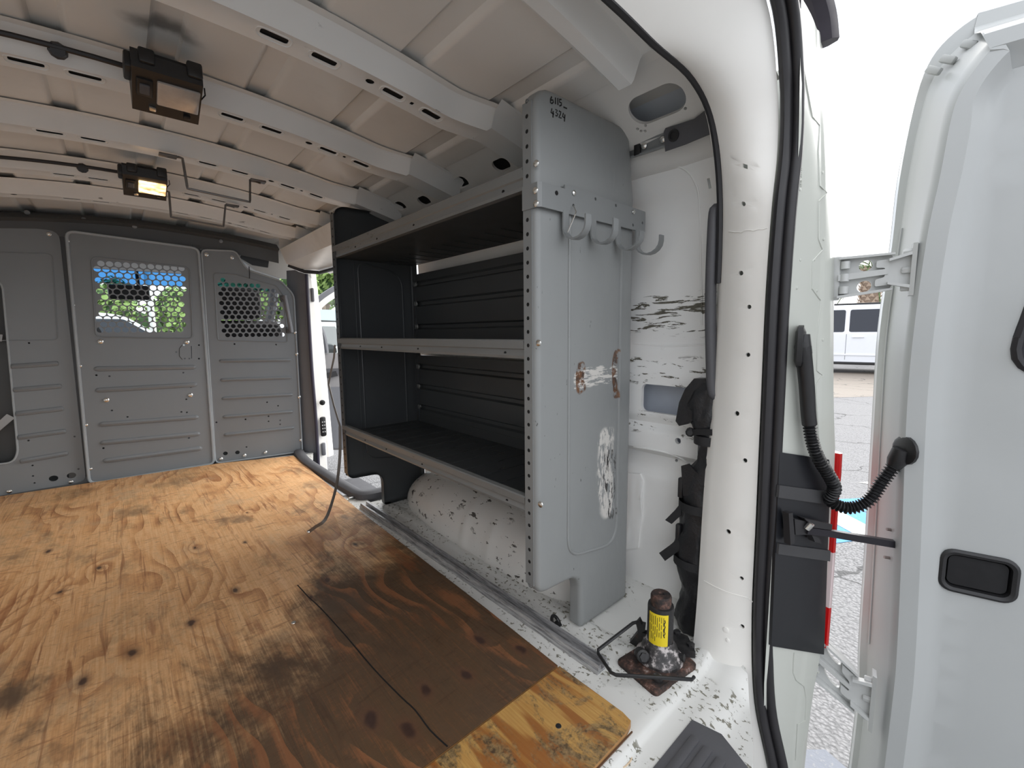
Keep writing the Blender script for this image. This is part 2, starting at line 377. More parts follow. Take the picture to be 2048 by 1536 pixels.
def roadpaint(name, col):
    mt = bpy.data.materials.new(name); g = G(mt); n1 = g.noise(None, 60, 4, .7); c = g.mix(g.step(n1, .58, .7, 0, .7), col, (.3, .3, .3))
    crk = g.n('ShaderNodeTexVoronoi', {'Vector': g.wob(.25, 2.0), 'Scale': .9}, feature='DISTANCE_TO_EDGE').outputs['Distance']
    c = g.mix(g.step(crk, .004, .012, .75, 0.0), c, (.05, .05, .05)); g.out(c, .7); g.bump(n1, .4, .005); return mt
blue_m = roadpaint('blue_road_paint', (.075, .29, .55)); whitep_m = roadpaint('white_road_paint', (.72, .71, .66))
def glass(name, tint=(.9, .95, .95), alpha=.15, rough=.02):
    mt = bpy.data.materials.new(name); mt.use_nodes = True; nt = mt.node_tree; nt.nodes.clear()
    o = nt.nodes.new('ShaderNodeOutputMaterial'); t = nt.nodes.new('ShaderNodeBsdfTransparent'); t.inputs[0].default_value = (*tint, 1)
    gl = nt.nodes.new('ShaderNodeBsdfGlossy'); gl.inputs['Roughness'].default_value = rough
    nz = nt.nodes.new('ShaderNodeTexNoise'); nz.inputs['Scale'].default_value = 3
    mr = nt.nodes.new('ShaderNodeMapRange'); mr.inputs['To Min'].default_value = alpha*.7; mr.inputs['To Max'].default_value = alpha*1.3
    mx = nt.nodes.new('ShaderNodeMixShader'); nt.links.new(nz.outputs['Fac'], mr.inputs[0]); nt.links.new(mr.outputs[0], mx.inputs[0])
    nt.links.new(t.outputs[0], mx.inputs[1]); nt.links.new(gl.outputs[0], mx.inputs[2]); nt.links.new(mx.outputs[0], o.inputs[0]); return mt
clear_m = glass('window_glass', (.86, .93, .9), .06); band_m = glass('blue_shade_band', (.05, .19, .42), .04); tint_m = plain('tinted_glass', (.012, .017, .03), .05, 0, .1)

# ================================================================== STRUCTURE
GZ = -.53
# ---- ground
mb = MB(); mb.poly([(-40, -30, GZ), (70, -30, GZ), (70, 70, GZ), (-40, 70, GZ)])
mb.build('floor_parking_lot', asph_m, smooth=0, kind='structure', label='grey asphalt parking lot outside the van')
# ---- van floor: painted sheet with pressed edges; right side runs out to the wall and sliding door sill
mb = MB()
def floor_z(x, y):
    z = 0.0
    z -= .012*(1-sstep(.285, .30, y)) + .02*(1-sstep(.20, .235, y)) + .10*(1-sstep(.135, .15, y))   # rear sill steps
    z += .03*sstep(.765, .83, x)*(1-sstep(.29, .36, y))
    if y > .34 and x > .62: z += .030*sstep(.855, .905, x)*(1-sstep(1.55, 1.66, y))
    z += .004*sstep(.665, .672, x)*(1-sstep(.70, .707, x))*sstep(.3, .32, y)*(1-sstep(1.6, 1.62, y))
    return z
xs = sorted(set([-.92, -.6, -.2, .2, .5, .53, .56, .58, .6, .62, .64]+frange(.655, .72, 12)+frange(.74, .94, 18)))
ys = sorted(set([.11, .13, .135, .1425, .15, .18, .20, .21, .22, .235, .26, .285, .29, .295, .30]+frange(.32, .7, 14)+[.8, 1.0, 1.2, 1.4, 1.5, 1.55, 1.6, 1.66, 1.72, 2, 2.4, 2.9]))
def xclip(x, y):   # sliding door opening narrows the floor sheet
    lim = .812 if y < .31 else (.94 if y < 1.66 else (.64 if y < 2.62 else .80)); return min(x, lim)
def yclip(x, y): return max(y, .143+.075*max(0, (x-.615)/.19)**1.3) if x > .60 else y
mb.loft([[V((xclip(x, y), yclip(x, y), floor_z(x, yclip(x, y)))) for x in xs] for y in ys], False)
mb.box((-.92, .15, -.16), (.60, .33, -.05)); mb.box((-.92, .33, -.16), (.94, 1.66, -.05)); mb.box((-.92, 1.66, -.16), (.64, 2.9, -.05))
mb.build('floor', floor_m, kind='structure', label='white painted metal van floor with scuffs beside the plywood')
# ---- rear arch (door frame): jamb surface between inner contour (Y .32) and weatherstrip contour (Y .222)
IN = [(.79, -.32), (.793, -.16), (.80, -.03), (.811, .12), (.816, .347), (.828, .562), (.832, .77), (.823, .966), (.777, 1.093), (.693, 1.145), (.56, 1.153), (.45, 1.162), (.2, 1.175), (0, 1.178)]
OU = [(.812, -.34), (.814, -.18), (.818, -.05), (.818, .12), (.809, .35), (.801, .57), (.794, .762), (.800, .92), (.813, 1.03), (.795, 1.13), (.726, 1.235), (.55, 1.27), (.25, 1.287), (0, 1.29)]
IN3 = catmull([(x, .32, z) for x, z in IN], 6); OU3 = catmull([(x, .222-.046*sstep(.02, -.18, z)-.03*sstep(-.17, -.34, z), z) for x, z in OU], 6); NJ = len(IN3)-1
def jamb(s, t, d):
    s = max(0, min(NJ-1e-6, s)); i = int(s); f = s-i
    a = IN3[i].lerp(IN3[i+1], f); b = OU3[i].lerp(OU3[i+1], f); p = a.lerp(b, t)
    bul = math.sin(math.pi*min(1, max(0, t)))*.010
    rise = max(0, min(1, (p.z-1.0)/.15)); n = V((-(1-rise), 0, -rise)).normalized()
    return p+n*(bul-d)
jholes = []
for (u, v, r) in ((1487, 407, .0045), (1482, 545, .005), (1498, 614, .0045), (1496, 710, .0045), (1474, 826, .005), (1490, 921, .0045), (1457, 1062, .0052), (1483, 1156, .0042), (1484, 1254, .0042)):
    s, t = find_st(jamb, (12, 54), (0, 1), u, v); i = int(s); sc = (IN3[i+1]-IN3[i]).length; jholes.append(circ(s, t, r/sc, 12, r/.1))
s, t = find_st(jamb, (12, 54), (0, 1), 1490, 333); sc = (IN3[int(s)+1]-IN3[int(s)]).length
jholes.append([(s-.0045/sc, t-.045), (s+.0045/sc, t-.045), (s+.0045/sc, t+.045), (s-.0045/sc, t+.045)])
mb = MB()
sheet(mb, [(k, 0) for k in range(NJ+1)]+[(NJ, k/6) for k in range(1, 6)]+[(k, 1) for k in range(NJ, -1, -1)]+[(0, k/6) for k in range(5, 0, -1)], jholes, jamb, ([k/2 for k in range(2, 2*NJ)], [k/14 for k in range(1, 14)]), .006, False)
mb.loft([IN3, [V((p.x+.02*min(1, p.z+.2) if p.z < 1.05 else p.x, .335, p.z+(.012 if p.z > 1.05 else 0))) for p in IN3], [V((min(p.x+.10, .935), .345, p.z+.10*sstep(.9, 1.15, p.z))) for p in IN3]], False)
nb = len(mb.f); mb.raw([V((-p.x, p.y, p.z)) for p in mb.v], mb.f[:nb])
# blocks light behind the frame
rear = mb.build('wall_rear', jamb_m, kind='structure', label='white rear door frame with small round trim holes')
mb = MB()
for (u, v, r) in ((1452, 1259, .006), (1455, 1281, .004)):
    s, t = find_st(jamb, (12, 54), (0, 1), u, v); p = jamb(s, t, -.0003); q = jamb(s, t+.02, -.0003); n = V((-1, -.1, 0))
    mb = MB(); mb.lathe(p, [(r, -.002), (r, .0008), (r*.85, .0012)], 16, n); mb.build('plug', jamb_m, rear)
for nm, px in (('seam', [(1457, 465), (1490, 462), (1535, 455)]), ('seam', [(1408, 1162), (1450, 1180), (1506, 1202)])):
    P = [];
    for i in range(len(px)-1):
        for k in range(6):
            u, v = lerp(px[i][0], px[i+1][0], k/5), lerp(px[i][1], px[i+1][1], k/5); s, t = find_st(jamb, (12, 54), (0, 1), u, v, 24); P.append(jamb(s, t, 0))
    MB().tube(P, .0012, 6).build(nm, jamb_m, rear)
# weatherstrip
path = OU3
ws = thing('trim_1', (0, 0, 0), 'black rubber weatherstrip around the rear door opening', 'weatherstrip', kind='structure')
P1 = [p+V((.004, -.012, .006 if p.z > 1.1 else 0)) for p in path]; P2 = [p+V((.012, -.027, .012 if p.z > 1.1 else 0)) for p in path]
P1m = [V((-p.x, p.y, p.z)) for p in P1[::-1]]; P2m = [V((-p.x, p.y, p.z)) for p in P2[::-1]]
MB().tube(P1+P1m, .0125, 10, flat=.8).build('grip_strip', rubber, ws); MB().tube(P2+P2m, .0098, 10).build('bulb', rubber, ws)
mb = MB()
for k in range(0, len(P1)-1):
    if .45 < P1[k].z < 1.02 and False:
        for j in range(3):
            p = P1[k].lerp(P1[k+1], j/3); mb.box(p+V((-.0135, -.006, -.001)), p+V((-.012, .004, .001)))
ed = thing('trim_2', (0, 0, 0), 'thin black edge seal along the inner side of the rear frame', 'seal', kind='structure')
P = [p+V((.003, .005, .004*sstep(1.05, 1.12, p.z))) for p in IN3 if p.z > .80]
MB().tube(P, .0075, 8).build('edge_strip', rubber, ed)
# ---- outer jamb of the body and outer skin
FLG = [(-.36, .146), (-.209, .144), (-.087, .141), (.036, .131), (.2, .131), (.364, .133), (.448, .132), (.568, .143), (.72, .152), (.861, .16), (1.0, .172), (1.096, .183), (1.20, .197), (1.256, .204)]
def flg(z):
    for (a, ya), (b, yb) in zip(FLG, FLG[1:]):
        if z <= b: return lerp(ya, yb, max(0, (z-a)/(b-a)))
    return FLG[-1][1]
def ojamb(s, t, d):   # s = z, t 0 at weatherstrip, 1 at flange
    ix = .822 if s < 1.02 else lerp(.822, .79, (s-1.02)/.2)
    iy = .188 if s > 0 else lerp(.188, .175, min(1, -s/.3))
    a = V((ix, iy, s)); b = V((.95, flg(s), s)); p = a.lerp(b, t)
    return p+V((-.25, -.97, 0))*(-d+.004*math.sin(math.pi*t)+.003*sstep(.62, .70, t))
mb = MB()
mb.loft([[ojamb(z, t, 0) for t in (-.05, 0, .15, .3, .45, .6, .64, .68, .72, .85, 1)]+[V((.962, flg(z)+.004, z)), V((.975, flg(z)+.03, z)), V((.985, .6, z)), V((.985, 1.66, z))] for z in frange(-.36, 1.245, 28)], False)
nb = len(mb.f); mb.raw([V((-p.x, p.y, p.z)) for p in mb.v], mb.f[:nb])
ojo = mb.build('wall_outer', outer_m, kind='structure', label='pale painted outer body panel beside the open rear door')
seam_px = [(1612, 128), (1622, 235), (1636, 249), (1635, 300), (1637, 370), (1646, 386), (1637, 402), (1637, 475), (1645, 497), (1625, 522), (1624, 575), (1641, 603), (1637, 640), (1634, 690), (1633, 740), (1645, 752), (1632, 770), (1636, 850), (1640, 905)]
P = [];
for u, v in seam_px: P.append(ojamb(*find_st(ojamb, (-.3, 1.25), (0, 1), u, v, 30), 0))
MB().tube(P, .0014, 6).build('seam', outer_m, ojo)
P = [ojamb(*find_st(ojamb, (-.34, .2), (0, 1), u, v, 30), 0) for u, v in ((1588, 1305), (1586, 1345), (1592, 1360), (1608, 1372), (1612, 1400), (1610, 1440), (1595, 1448), (1591, 1520))]
MB().tube(P, .0014, 6).build('seam', outer_m, ojo)
for u, v in ((1600, 380), (1601, 519), (1594, 577), (1629, 519), (1634, 580), (1645, 345), (1648, 480), (1646, 680), (1640, 1345)):
    p = ojamb(*find_st(ojamb, (-.3, 1.25), (0, 1), u, v, 30), 0); MB().lathe(p, [(.003, -.001), (.003, .0003), (.002, .0008)], 10, (-.25, -.97, 0)).build('spot_weld', outer_m, ojo)
MB().box((.79, .135, -.53+.12), (.985, .36, -.365), None, .02).build('bumper_end', blackpl, ojo)
GL = {'I': [[(.5, 0), (.5, 1)]], 'M': [[(0, 0), (.1, 1), (.5, .3), (.9, 1), (1, 0)]], 'V': [[(0, 1), (.5, 0), (1, 1)]], 'A': [[(0, 0), (.5, 1), (1, 0)], [(.2, .4), (.8, .4)]], '-': [[(.1, .5), (.9, .5)]], '3': [[(0, 1), (.9, .9), (.4, .55), (.9, .2), (0, 0)]], 'L': [[(0, 1), (0, 0), (.9, 0)]]}
for i_, ch in enumerate('IMVA-33ILL'):
    for st_ in GL[ch]:
        P = []
        for a, b in st_:
            u, v = 1603-7.5*b, 374-(i_*3.9+a*2.9); P.append(ojamb(*find_st(ojamb, (.9, 1.1), (0, .6), u, v, 24), -.0002))
        MB().tube(P, .0007, 5).build('embossed_letter', outer_m, ojo)
# roof gutter trim at the top of the outer jamb
P = catmull([(.946, .196, 1.243), (.930, .200, 1.285), (.885, .208, 1.325), (.78, .214, 1.352), (.4, .216, 1.372), (0, .216, 1.378)], 5); P = P+[V((-p.x, p.y, p.z)) for p in P[-2::-1]]
MB().tube(P, .030, 8, True, .8).build('roof_gutter_trim', plain('matt_gutter', (.028, .024, .032), .85), ojo)
# ---- right wall
BIG = rrect(.395, .537, .503, .574, .014, 5)
def wallf(y, z, d):
    x = .905
    x += .010*sstep(.655, .68, z)*(1-sstep(1.02, 1.05, z))*sstep(.350, .368, y)*(1-sstep(1.55, 1.6, y))   # large upper pressing
    x -= .016*sstep(.395, .41, z)*(1-sstep(.455, .475, z))                                          # beltline ridge
    x -= .010*sstep(.478, .490, z)*(1-sstep(.60, .64, z))                                           # frame around the opening
    x += .012*sstep(.33, .36, z)*(1-sstep(.39, .4, z))
    if z > 1.0: x -= .30*(z-1.0)**1.3
    x += .004*mnoise.noise((y*9, z*9, 1.3))
    return V((x+d, y, z))
mb = MB()
zs = sorted(set([0, .02]+frange(.05, .32, 6)+frange(.33, .68, 42)+frange(.70, 1.0, 9)+frange(1.01, 1.10, 8)))
yy = sorted(set(frange(.315, .62, 32)+frange(.65, 1.66, 14)))
outl = [(y, 0) for y in yy]+[(1.66, z) for z in zs[1:-1]]+[(y, 1.10) for y in yy[::-1]]+[(.315, z) for z in zs[-2:0:-1]]
wh = [BIG, circ(.455, .437, .0085, 14), circ(.50, .385, .004, 8)]
wh[1] = circ(*find_st(wallf, (.33, .6), (.3, .6), 1356, 882), .0075, 14); wh[2] = circ(*find_st(wallf, (.33, .6), (.2, .6), 1353, 921), .004, 8)
s, t = find_st(wallf, (.33, .6), (.9, 1.1), 1293, 323); wh.append(rrect(s-.011, s+.011, t-.002, t+.002, .0015, 2))
s, t = find_st(wallf, (.33, .6), (.9, 1.1), 1419, 367); wh.append(rrect(s-.003, s+.003, t-.010, t+.010, .001, 2))
s, t = find_st(wallf, (.33, .6), (.9, 1.1), 1326, 341); wh.append(circ(s, t, .0045, 10, .003))
sheet(mb, outl, wh, wallf, (yy[1:-1], zs[1:-1]), .012, False)
wr_ = mb.build('wall_right', wall_m, kind='structure', label='scuffed white inner side wall behind the grey shelf unit')
# pressed seams of the wall
for px in ([(1266, 345), (1300, 333), (1340, 330), (1370, 340), (1390, 365), (1398, 400), (1402, 520), (1404, 650)], [(1268, 688), (1330, 693), (1410, 690)], [(1268, 893), (1320, 902), (1360, 915), (1385, 935)]):
    P = [wallf(*find_st(wallf, (.33, .64), (.2, 1.09), u, v, 26), -.0005) for u, v in px]
    MB().tube(catmull(P, 4), .0022, 6).build('seam', wall_m, wr_)
mb = MB(); s, t = find_st(wallf, (.33, .6), (.5, .9), 1326, 698); mb.lathe(wallf(s, t, 0), [(.006, -.001), (.006, .0006), (.0045, .0009)], 14, (-1, 0, 0)); mb.build('plug', wall_m, wr_)
# crumpled tape-like patch of sealer at the shelf edge
mb = MB(); pts = []
for k, (u, v) in enumerate(((1258, 945), (1282, 948), (1288, 960), (1284, 1000), (1286, 1030), (1280, 1060), (1278, 1095), (1255, 1097))):
    s, t = find_st(wallf, (.33, .64), (.05, .6), u, v, 26); pts.append((s, t))
sheet(mb, pts, [], lambda a, b, d: wallf(a, b, -.006+.004*mnoise.noise((a*90, b*60, 0)))+V((d, 0, 0)), (frange(.52, .58, 6), frange(.1, .4, 12)), .006); mb.build('sealer_patch', wall_m, wr_)
# cavity behind the openings (outer skin seen through)
mb = MB(); mb.poly([(.965, .33, .3), (.965, .64, .3), (.965, .64, .75), (.965, .33, .75)]); mb.build('outer_skin', plain('cavity_pale', (.66, .71, .80), .5), wr_)
# ---- wheel arch
mb = MB(); PR = [(.690, -.005), (.690, .025), (.696, .058), (.708, .09), (.728, .121), (.758, .150), (.80, .173), (.85, .188), (.915, .195)]
rings = []
for y in sorted(set(frange(.60, 1.64, 66))):
    kf = 1.0
    if y > 1.12: kf = math.sqrt(max(0, 1-((y-1.12)/.515)**2))**.8
    if y < .80: kf = math.sqrt(max(0, 1-((.80-y)/.21)**2))**.6
    r_ = .006*(math.exp(-((y-1.06)/.012)**2)+math.exp(-((y-.93)/.012)**2))+.003*math.exp(-((y-1.46)/.015)**2)
    rings.append([V((.915-(.915-x)*(.25+.75*kf)*(1+r_*4), y, -.005+(z+.005)*kf*(1+r_*3))) for x, z in PR])
mb.loft(rings, False); mb.build('wheel_arch', arch_m, wr_, label='chipped white wheel arch under the lowest shelf')
# ---- roof skin with lengthwise grooves
def crown(x): return 1.25-.06*(x/.6)**2
GR = [-.95+.2*k for k in range(10)]
def skin(x):
    z = crown(x)+.046
    for c in [-.55, -.35, -.15, .024, .205, .405, .615]:
        z += .011*sstep(c-.027, c-.022, x)*(1-sstep(c+.022, c+.027, x))
    return z
mb = MB(); xs = sorted(set(frange(-.72, .70, 285)))
ysr = [.30, .5, .8, 1.2, 1.6, 2.0, 2.4, 2.95, 4.0]
mb.loft([[V((x, y, skin(x) if y < 2.96 else crown(x)+.03)) for x in xs] for y in ysr], False)
mb.loft([[V((x, y, crown(x)+.09)) for x in frange(-.92, .92, 20)] for y in (.26, 1, 2, 3, 4.0)], False)
ceil = mb.build('ceiling', roof_m, kind='structure', label='bare off-white metal roof with lengthwise grooves')
SLOT = [(-.545, .05), (-.445, .05), (-.187, .05), (-.103, .05), (.160, .046), (.248, .046), (.392, .044), (.487, .044)]
RIBY = [.45, .85, 1.245, 1.645, 2.055, 2.40]
for ri, yc in enumerate(RIBY):
    mb = MB(); holes = []
    def rib_y(x): return yc-(.045*sstep(.5, .66, abs(x)) if ri else 0)
    def bot(x, w, d): return V((x, rib_y(x)+w, crown(x)+.004*math.cos(w/.03*1.5)-.003+d))
    if ri:
        for c, l in SLOT: holes.append(rrect(c-l/2, c+l/2, -.009, .009, .005, 3))
        holes += [circ(.340, 0, .009, 12), circ(-.34, 0, .009, 12), rrect(.433, .441, -.006, .006, .001, 1)]
    hw = .030 if ri else .014
    xg = frange(-.72, .745 if ri else .672, 60)
    sheet(mb, [(x, -hw) for x in xg]+[(x, hw) for x in xg[::-1]], holes, bot, ([x for x in xg[1:-1]], [-.015, .015]), .0014, False)
    for sg in (-1, 1):
        mb.loft([[V((x, rib_y(x)+sg*hw, crown(x)-.003+.004*math.cos(hw/.03*1.5))) for x in xg], [V((x, rib_y(x)+sg*(hw+.006), crown(x)+.006)) for x in xg],
            [V((x, rib_y(x)+sg*(hw+.018), crown(x)+.036)) for x in xg], [V((x, rib_y(x)+sg*(hw+.024), skin(.1)-crown(.1)+crown(x)-.004)) for x in xg], [V((x, rib_y(x)+sg*(hw+.042), skin(.1)-crown(.1)+crown(x)-.0035)) for x in xg]], False)
    rb = mb.build('roof_rib', rib_m, ceil)
    MB().loft([[V((x, rib_y(x)-hw+.004, crown(x)+.0045)) for x in xg], [V((x, rib_y(x)+hw-.004, crown(x)+.0045)) for x in xg]], False).build('slot_shade_strip', dark, rb)  # black strip stands in for the shade inside the rib slots
    if ri:   # pressed rims round the slots
        for c, l in SLOT[2:]:
            L = rrect(c-l/2-.006, c+l/2+.006, -.015, .015, .011, 4); P = [bot(a, b, -.0005) for a, b in L]
            MB().tube(P+[P[0]], .0014, 5, False).build('slot_rim', rib_m, rb)
# end brackets of the ribs on the right rail
for ri, yc in enumerate(RIBY[1:]):
    y = yc-.045; mb = MB(); xg = frange(.60, .78, 8)
    mb.loft([[V((x, y-.036, crown(x)-.004)) for x in xg], [V((x, y+.036, crown(x)-.004)) for x in xg]], False)
    for sg in (-1, 1): mb.loft([[V((x, y+sg*.036, crown(x)-.004)) for x in xg], [V((x, y+sg*.050, crown(x)+.03)) for x in xg], [V((x, y+sg*.075, crown(x)+.046)) for x in xg]], False)
    mb.build('rib_end_bracket', rib_m, ceil)
# ---- cant rail between roof and right wall (and its mirror)
RAIL = [(.655, 1.248), (.690, 1.222), (.715, 1.212), (.745, 1.196), (.790, 1.168), (.835, 1.138), (.855, 1.118), (.872, 1.09), (.905, 1.075)]
cl = [0]
for a, b in zip(RAIL, RAIL[1:]): cl.append(cl[-1]+math.dist(a, b))
def railf(y, t, d):
    t = max(0, min(cl[-1]-1e-6, t))
    for i in range(len(cl)-1):
        if t <= cl[i+1]: break
    f = (t-cl[i])/(cl[i+1]-cl[i]); a, b = V(RAIL[i]), V(RAIL[i+1]); p = a.lerp(b, f); n = V((b-a)).normalized()
    return V((p.x-n.y*d, y, p.y+n.x*d+.0))
oval = []
for (u0, v0), (u1, v1), h in (((1268, 228), (1348, 188), .030),):
    a = find_st(railf, (.32, .7), (0, cl[-1]), u0+8, v0+2); b = find_st(railf, (.32, .7), (0, cl[-1]), u1+2, v1); tm = (a[1]+b[1])/2
    oval.append(rrect(min(a[0], b[0])-.018, max(a[0], b[0])+.016, tm-.033, tm+.033, .032, 8))
for u, v in ((922, 365), (1003, 330), (848, 402), (1052, 312), (800, 412)):
    a = find_st(railf, (.6, 2.0), (.02, cl[-1]), u, v); oval.append(rrect(a[0]-.032, a[0]+.032, a[1]-.020, a[1]+.020, .019, 6))
for u, v in ((1371, 217), (1275, 258), (1282, 262), (1291, 251), (1290, 262)):
    a = find_st(railf, (.32, .7), (.02, cl[-1]), u, v); oval.append(circ(a[0], a[1], .0035, 8))
oval = [o for i, o in enumerate(oval) if not any(abs(o[0][0]-q[0][0]) < .02 and i > 0 and len(o) > 10 for q in oval[:i])]
mb = MB(); yy = frange(.33, 2.72, 40)
sheet(mb, [(y, 0) for y in yy]+[(2.72, t) for t in cl[1:-1]]+[(y, cl[-1]) for y in yy[::-1]]+[(.33, t) for t in cl[-2:0:-1]], oval, railf, (yy[1:-1], cl[1:-1]), .008, False)
rail = mb.build('wall_cant_rail', roof_m, kind='structure', label='white roof side rail with oval openings above the shelf')
MB().loft([[railf(y, t, .014) for t in frange(.02, cl[-1], 10)] for y in (.62, 1.66)], False).build('opening_shade_plate', dark, rail)  # black plate added as painted shade behind the openings above the shelf
mb = MB(); mb.loft([[V((-x, y, z)) for x, z in RAIL] for y in (.33, 1, 2, 2.72)], False)
mb.loft([[V((.78, y, 1.26)), V((.86, y, 1.21)), V((.93, y, 1.09))] for y in (.36, 1.66)], False)
mb.build('outer_cant', plain('cavity_white', (.62, .66, .72), .5), rail)
# header block over the sliding door
mb = MB(); mb.loft([[V((x, y, z)) for x, z in ((.60, 1.17), (.63, 1.095), (.70, 1.075), (.80, 1.07), (.86, 1.08), (.97, 1.10))] for y in (1.68, 2.1, 2.45, 2.60)], False)
mb.poly([(.60, 2.60, 1.17), (.63, 2.60, 1.095), (.70, 2.60, 1.075), (.80, 2.60, 1.07), (.86, 2.6, 1.08), (.97, 2.60, 1.10), (.97, 2.6, 1.25), (.60, 2.6, 1.25)])
mb.build('sliding_door_header', jamb_m, rail)
MB().tube([(.64, 2.605, 1.09), (.72, 2.60, 1.062), (.79, 2.56, 1.056), (.80, 2.3, 1.056), (.80, 1.7, 1.058)], .010, 8).build('header_seal', rubber, rail)
# ---- left wall (out of view)
mb = MB()
mb.box((-.985, .15, -.36), (-.905, 2.95, 1.22)); mb.box((-.92, .36, 1.05), (-.80, 2.9, 1.24))
for k in range(5): mb.box((-.92, .55+.5*k, .0), (-.885, .63+.5*k, 1.1), None, .01)
mb.build('wall_left', wall_m, smooth=0, kind='structure', label='white left inner wall opposite the shelf unit')
# ---- rear sill tread plate
sp = thing('trim_3', (.45, .17, -.02), 'grey ribbed plastic sill plate at the rear edge', 'sill plate', kind='structure')
pl = [at(u, v, Z=-.012) for u, v in ((1384, 1441), (1443, 1470), (1500, 1540))]
T = [V((p.x, p.y)) for p in pl]
outl = [(-.70, T[0].y), (T[0].x, T[0].y), (T[1].x, T[1].y), (T[2].x, T[2].y), (T[2].x-.005, .10), (-.70, .10)]
mb = MB(); sheet(mb, outl, [], lambda a, b, d: V((a, b, -.010-.35*max(0, .15-b)-d)), None, .03); mb.build('plate', greypl, sp)
for k in range(4):
    y = T[0].y-.022-.024*k; xe = T[0].x-.03-.004*k
    z = -.010-.35*max(0, .15-y); MB().box((-.62, y-.008, z-.003), (xe, y+.008, z+.003), None, .0028).build('tread_rib', greypl, sp)
# water-stained dimple in the sill
c = at(1243, 1500, Z=-.012); MB().tube([V((c.x-.012+.030*math.cos(a), c.y+.022*math.sin(a), -.0118)) for a in [2*math.pi*k/24 for k in range(25)]], .0016, 6, False).build('sill_ring', plain('stained_paint', (.62, .48, .33), .4, 0, .3, 30), sp)
# ---- sliding door step, B pillar
st = thing('trim_4', (.66, 2.2, 0), 'grey plastic step trim along the open sliding doorway', 'step trim', kind='structure')
P = [(.63, 2.68), (.60, 2.45), (.60, 2.1), (.605, 1.85), (.615, 1.74), (.66, 1.70), (.76, 1.69)]
P3 = catmull([(x, y, 0) for x, y in P], 6)
mb = MB(); rings = []
for i, p in enumerate(P3):
    t = (P3[min(i+1, len(P3)-1)]-P3[max(0, i-1)]).normalized(); n = V((-t.y, t.x, 0)) if True else None
    if n.x < 0 and i < 30: n = -n
    n = V((t.y*-1, t.x, 0)); n = n if n.dot(V((.75, 2.2, 0))-p) > 0 else -n
    rings.append([p+n*a+V((0, 0, b)) for a, b in ((-.012, .0), (-.008, .022), (.005, .030), (.03, .030), (.042, .022), (.05, -.06), (.052, -.2))])
mb.loft(rings, False); mb.build('step_moulding', greypl, st)
mb = MB(); mb.box((.64, 1.70, -.22), (.97, 2.62, -.20)); mb.build('step_floor', greypl, st, smooth=0)
MB().box((.575, 1.80, -.002), (.598, 2.66, .006), None, .002).build('threshold_strip', plain('pale_metal', (.6, .6, .6), .35, .6), st)
for y in (1.745, 2.44):
    mb = MB(); mb.box((.575, y-.012, .0), (.61, y+.012, .004)); mb.box((.58, y-.006, .004), (.60, y+.006, .012), None, .002); mb.build('tie_down_clip', zinc, st)
# B pillar: plastic trim inside, white jamb outside
bp = thing('wall_pillar', (.74, 2.66, 0), 'grey trimmed pillar with white latch jamb beside the partition', 'pillar', kind='structure')
def col(pxs, y): return [at(u, v, Y=y) for u, v in pxs]
L = [(590, 540), (592, 620), (597, 720), (603, 820), (607, 910)]; Rr = [(612, 548), (616, 640), (622, 740), (630, 840), (634, 905)]
a = col(L, 2.70); b = col(Rr, 2.645)
mb = MB(); mb.loft([[V((q.x-.03, 2.76, q.z)) for q in a], a, [p.lerp(q, .5)+V((-.012, -.004, 0)) for p, q in zip(a, b)], b, [q+V((.006, .02, 0)) for q in b]], False)
mb.build('pillar_trim', bpil_m, bp)
mb = MB(); J = [(613, 548), (618, 640), (624, 740), (632, 840), (637, 930)]; J2 = [(622, 556), (633, 640), (641, 740), (648, 840), (655, 960)]
a = col(J, 2.64); b = [at(u, v, Y=2.655) for u, v in J2]
mb.loft([[p+V((0, .03, 0)) for p in a], a, b, [q+V((.02, .05, 0)) for q in b], [q+V((.06, .3, 0)) for q in b]], False); mb.build('latch_jamb', jamb_m, bp)
MB().tube(catmull([p+V((-.002, -.006, 0)) for p in a], 5), .0095, 8).build('pillar_seal', plain('violet_grey_rubber', (.05, .045, .07), .5), bp)
p = at(644, 805, Y=2.63); mb = MB(); mb.lathe(p, [(.016, 0), (.016, .01), (.007, .012), (.007, .03)], 12, (0, -1, 0)); mb.build('door_striker', blackpl, bp)
p = at(646, 853, Y=2.635); mb = MB(); mb.box(p+V((-.017, -.012, -.06)), p+V((.017, .006, .06)), None, .01); ct = mb.build('contact_block', blackpl, bp)
for i in range(4):
    for j in (-1, 1): MB().lathe(p+V((j*.006, -.012, -.03+i*.02)), [(.0042, 0), (.0042, .003)], 8, (0, -1, 0)).build('contact_pin', zinc, ct)
p = at(647, 898, Y=2.64); mb = MB(); mb.box(p+V((-.012, -.01, -.04)), p+V((.012, .006, .04)), None, .007); mb.build('buffer_block', bpil_m, bp)
p = at(625, 590, Y=2.645); mb = MB(); mb.box(p+V((-.008, -.01, -.04)), p+V((.008, .006, .04)), None, .006); mb.build('upper_buffer', bpil_m, bp)
MB().prism([at(u, v, Y=2.66) for u, v in ((603, 905), (632, 905), (640, 935), (655, 985), (640, 985), (612, 930))], (0, .02, 0)).build('pillar_foot_trim', bpil_m, bp)
# inner white body at the upper right corner beside the partition
mb = MB(); mb.prism([at(u, v, Y=2.80) for u, v in ((476, 515), (545, 505), (610, 505), (610, 560), (560, 556), (510, 540))], (0, .03, 0)); mb.build('upper_corner_panel', jamb_m, bp)

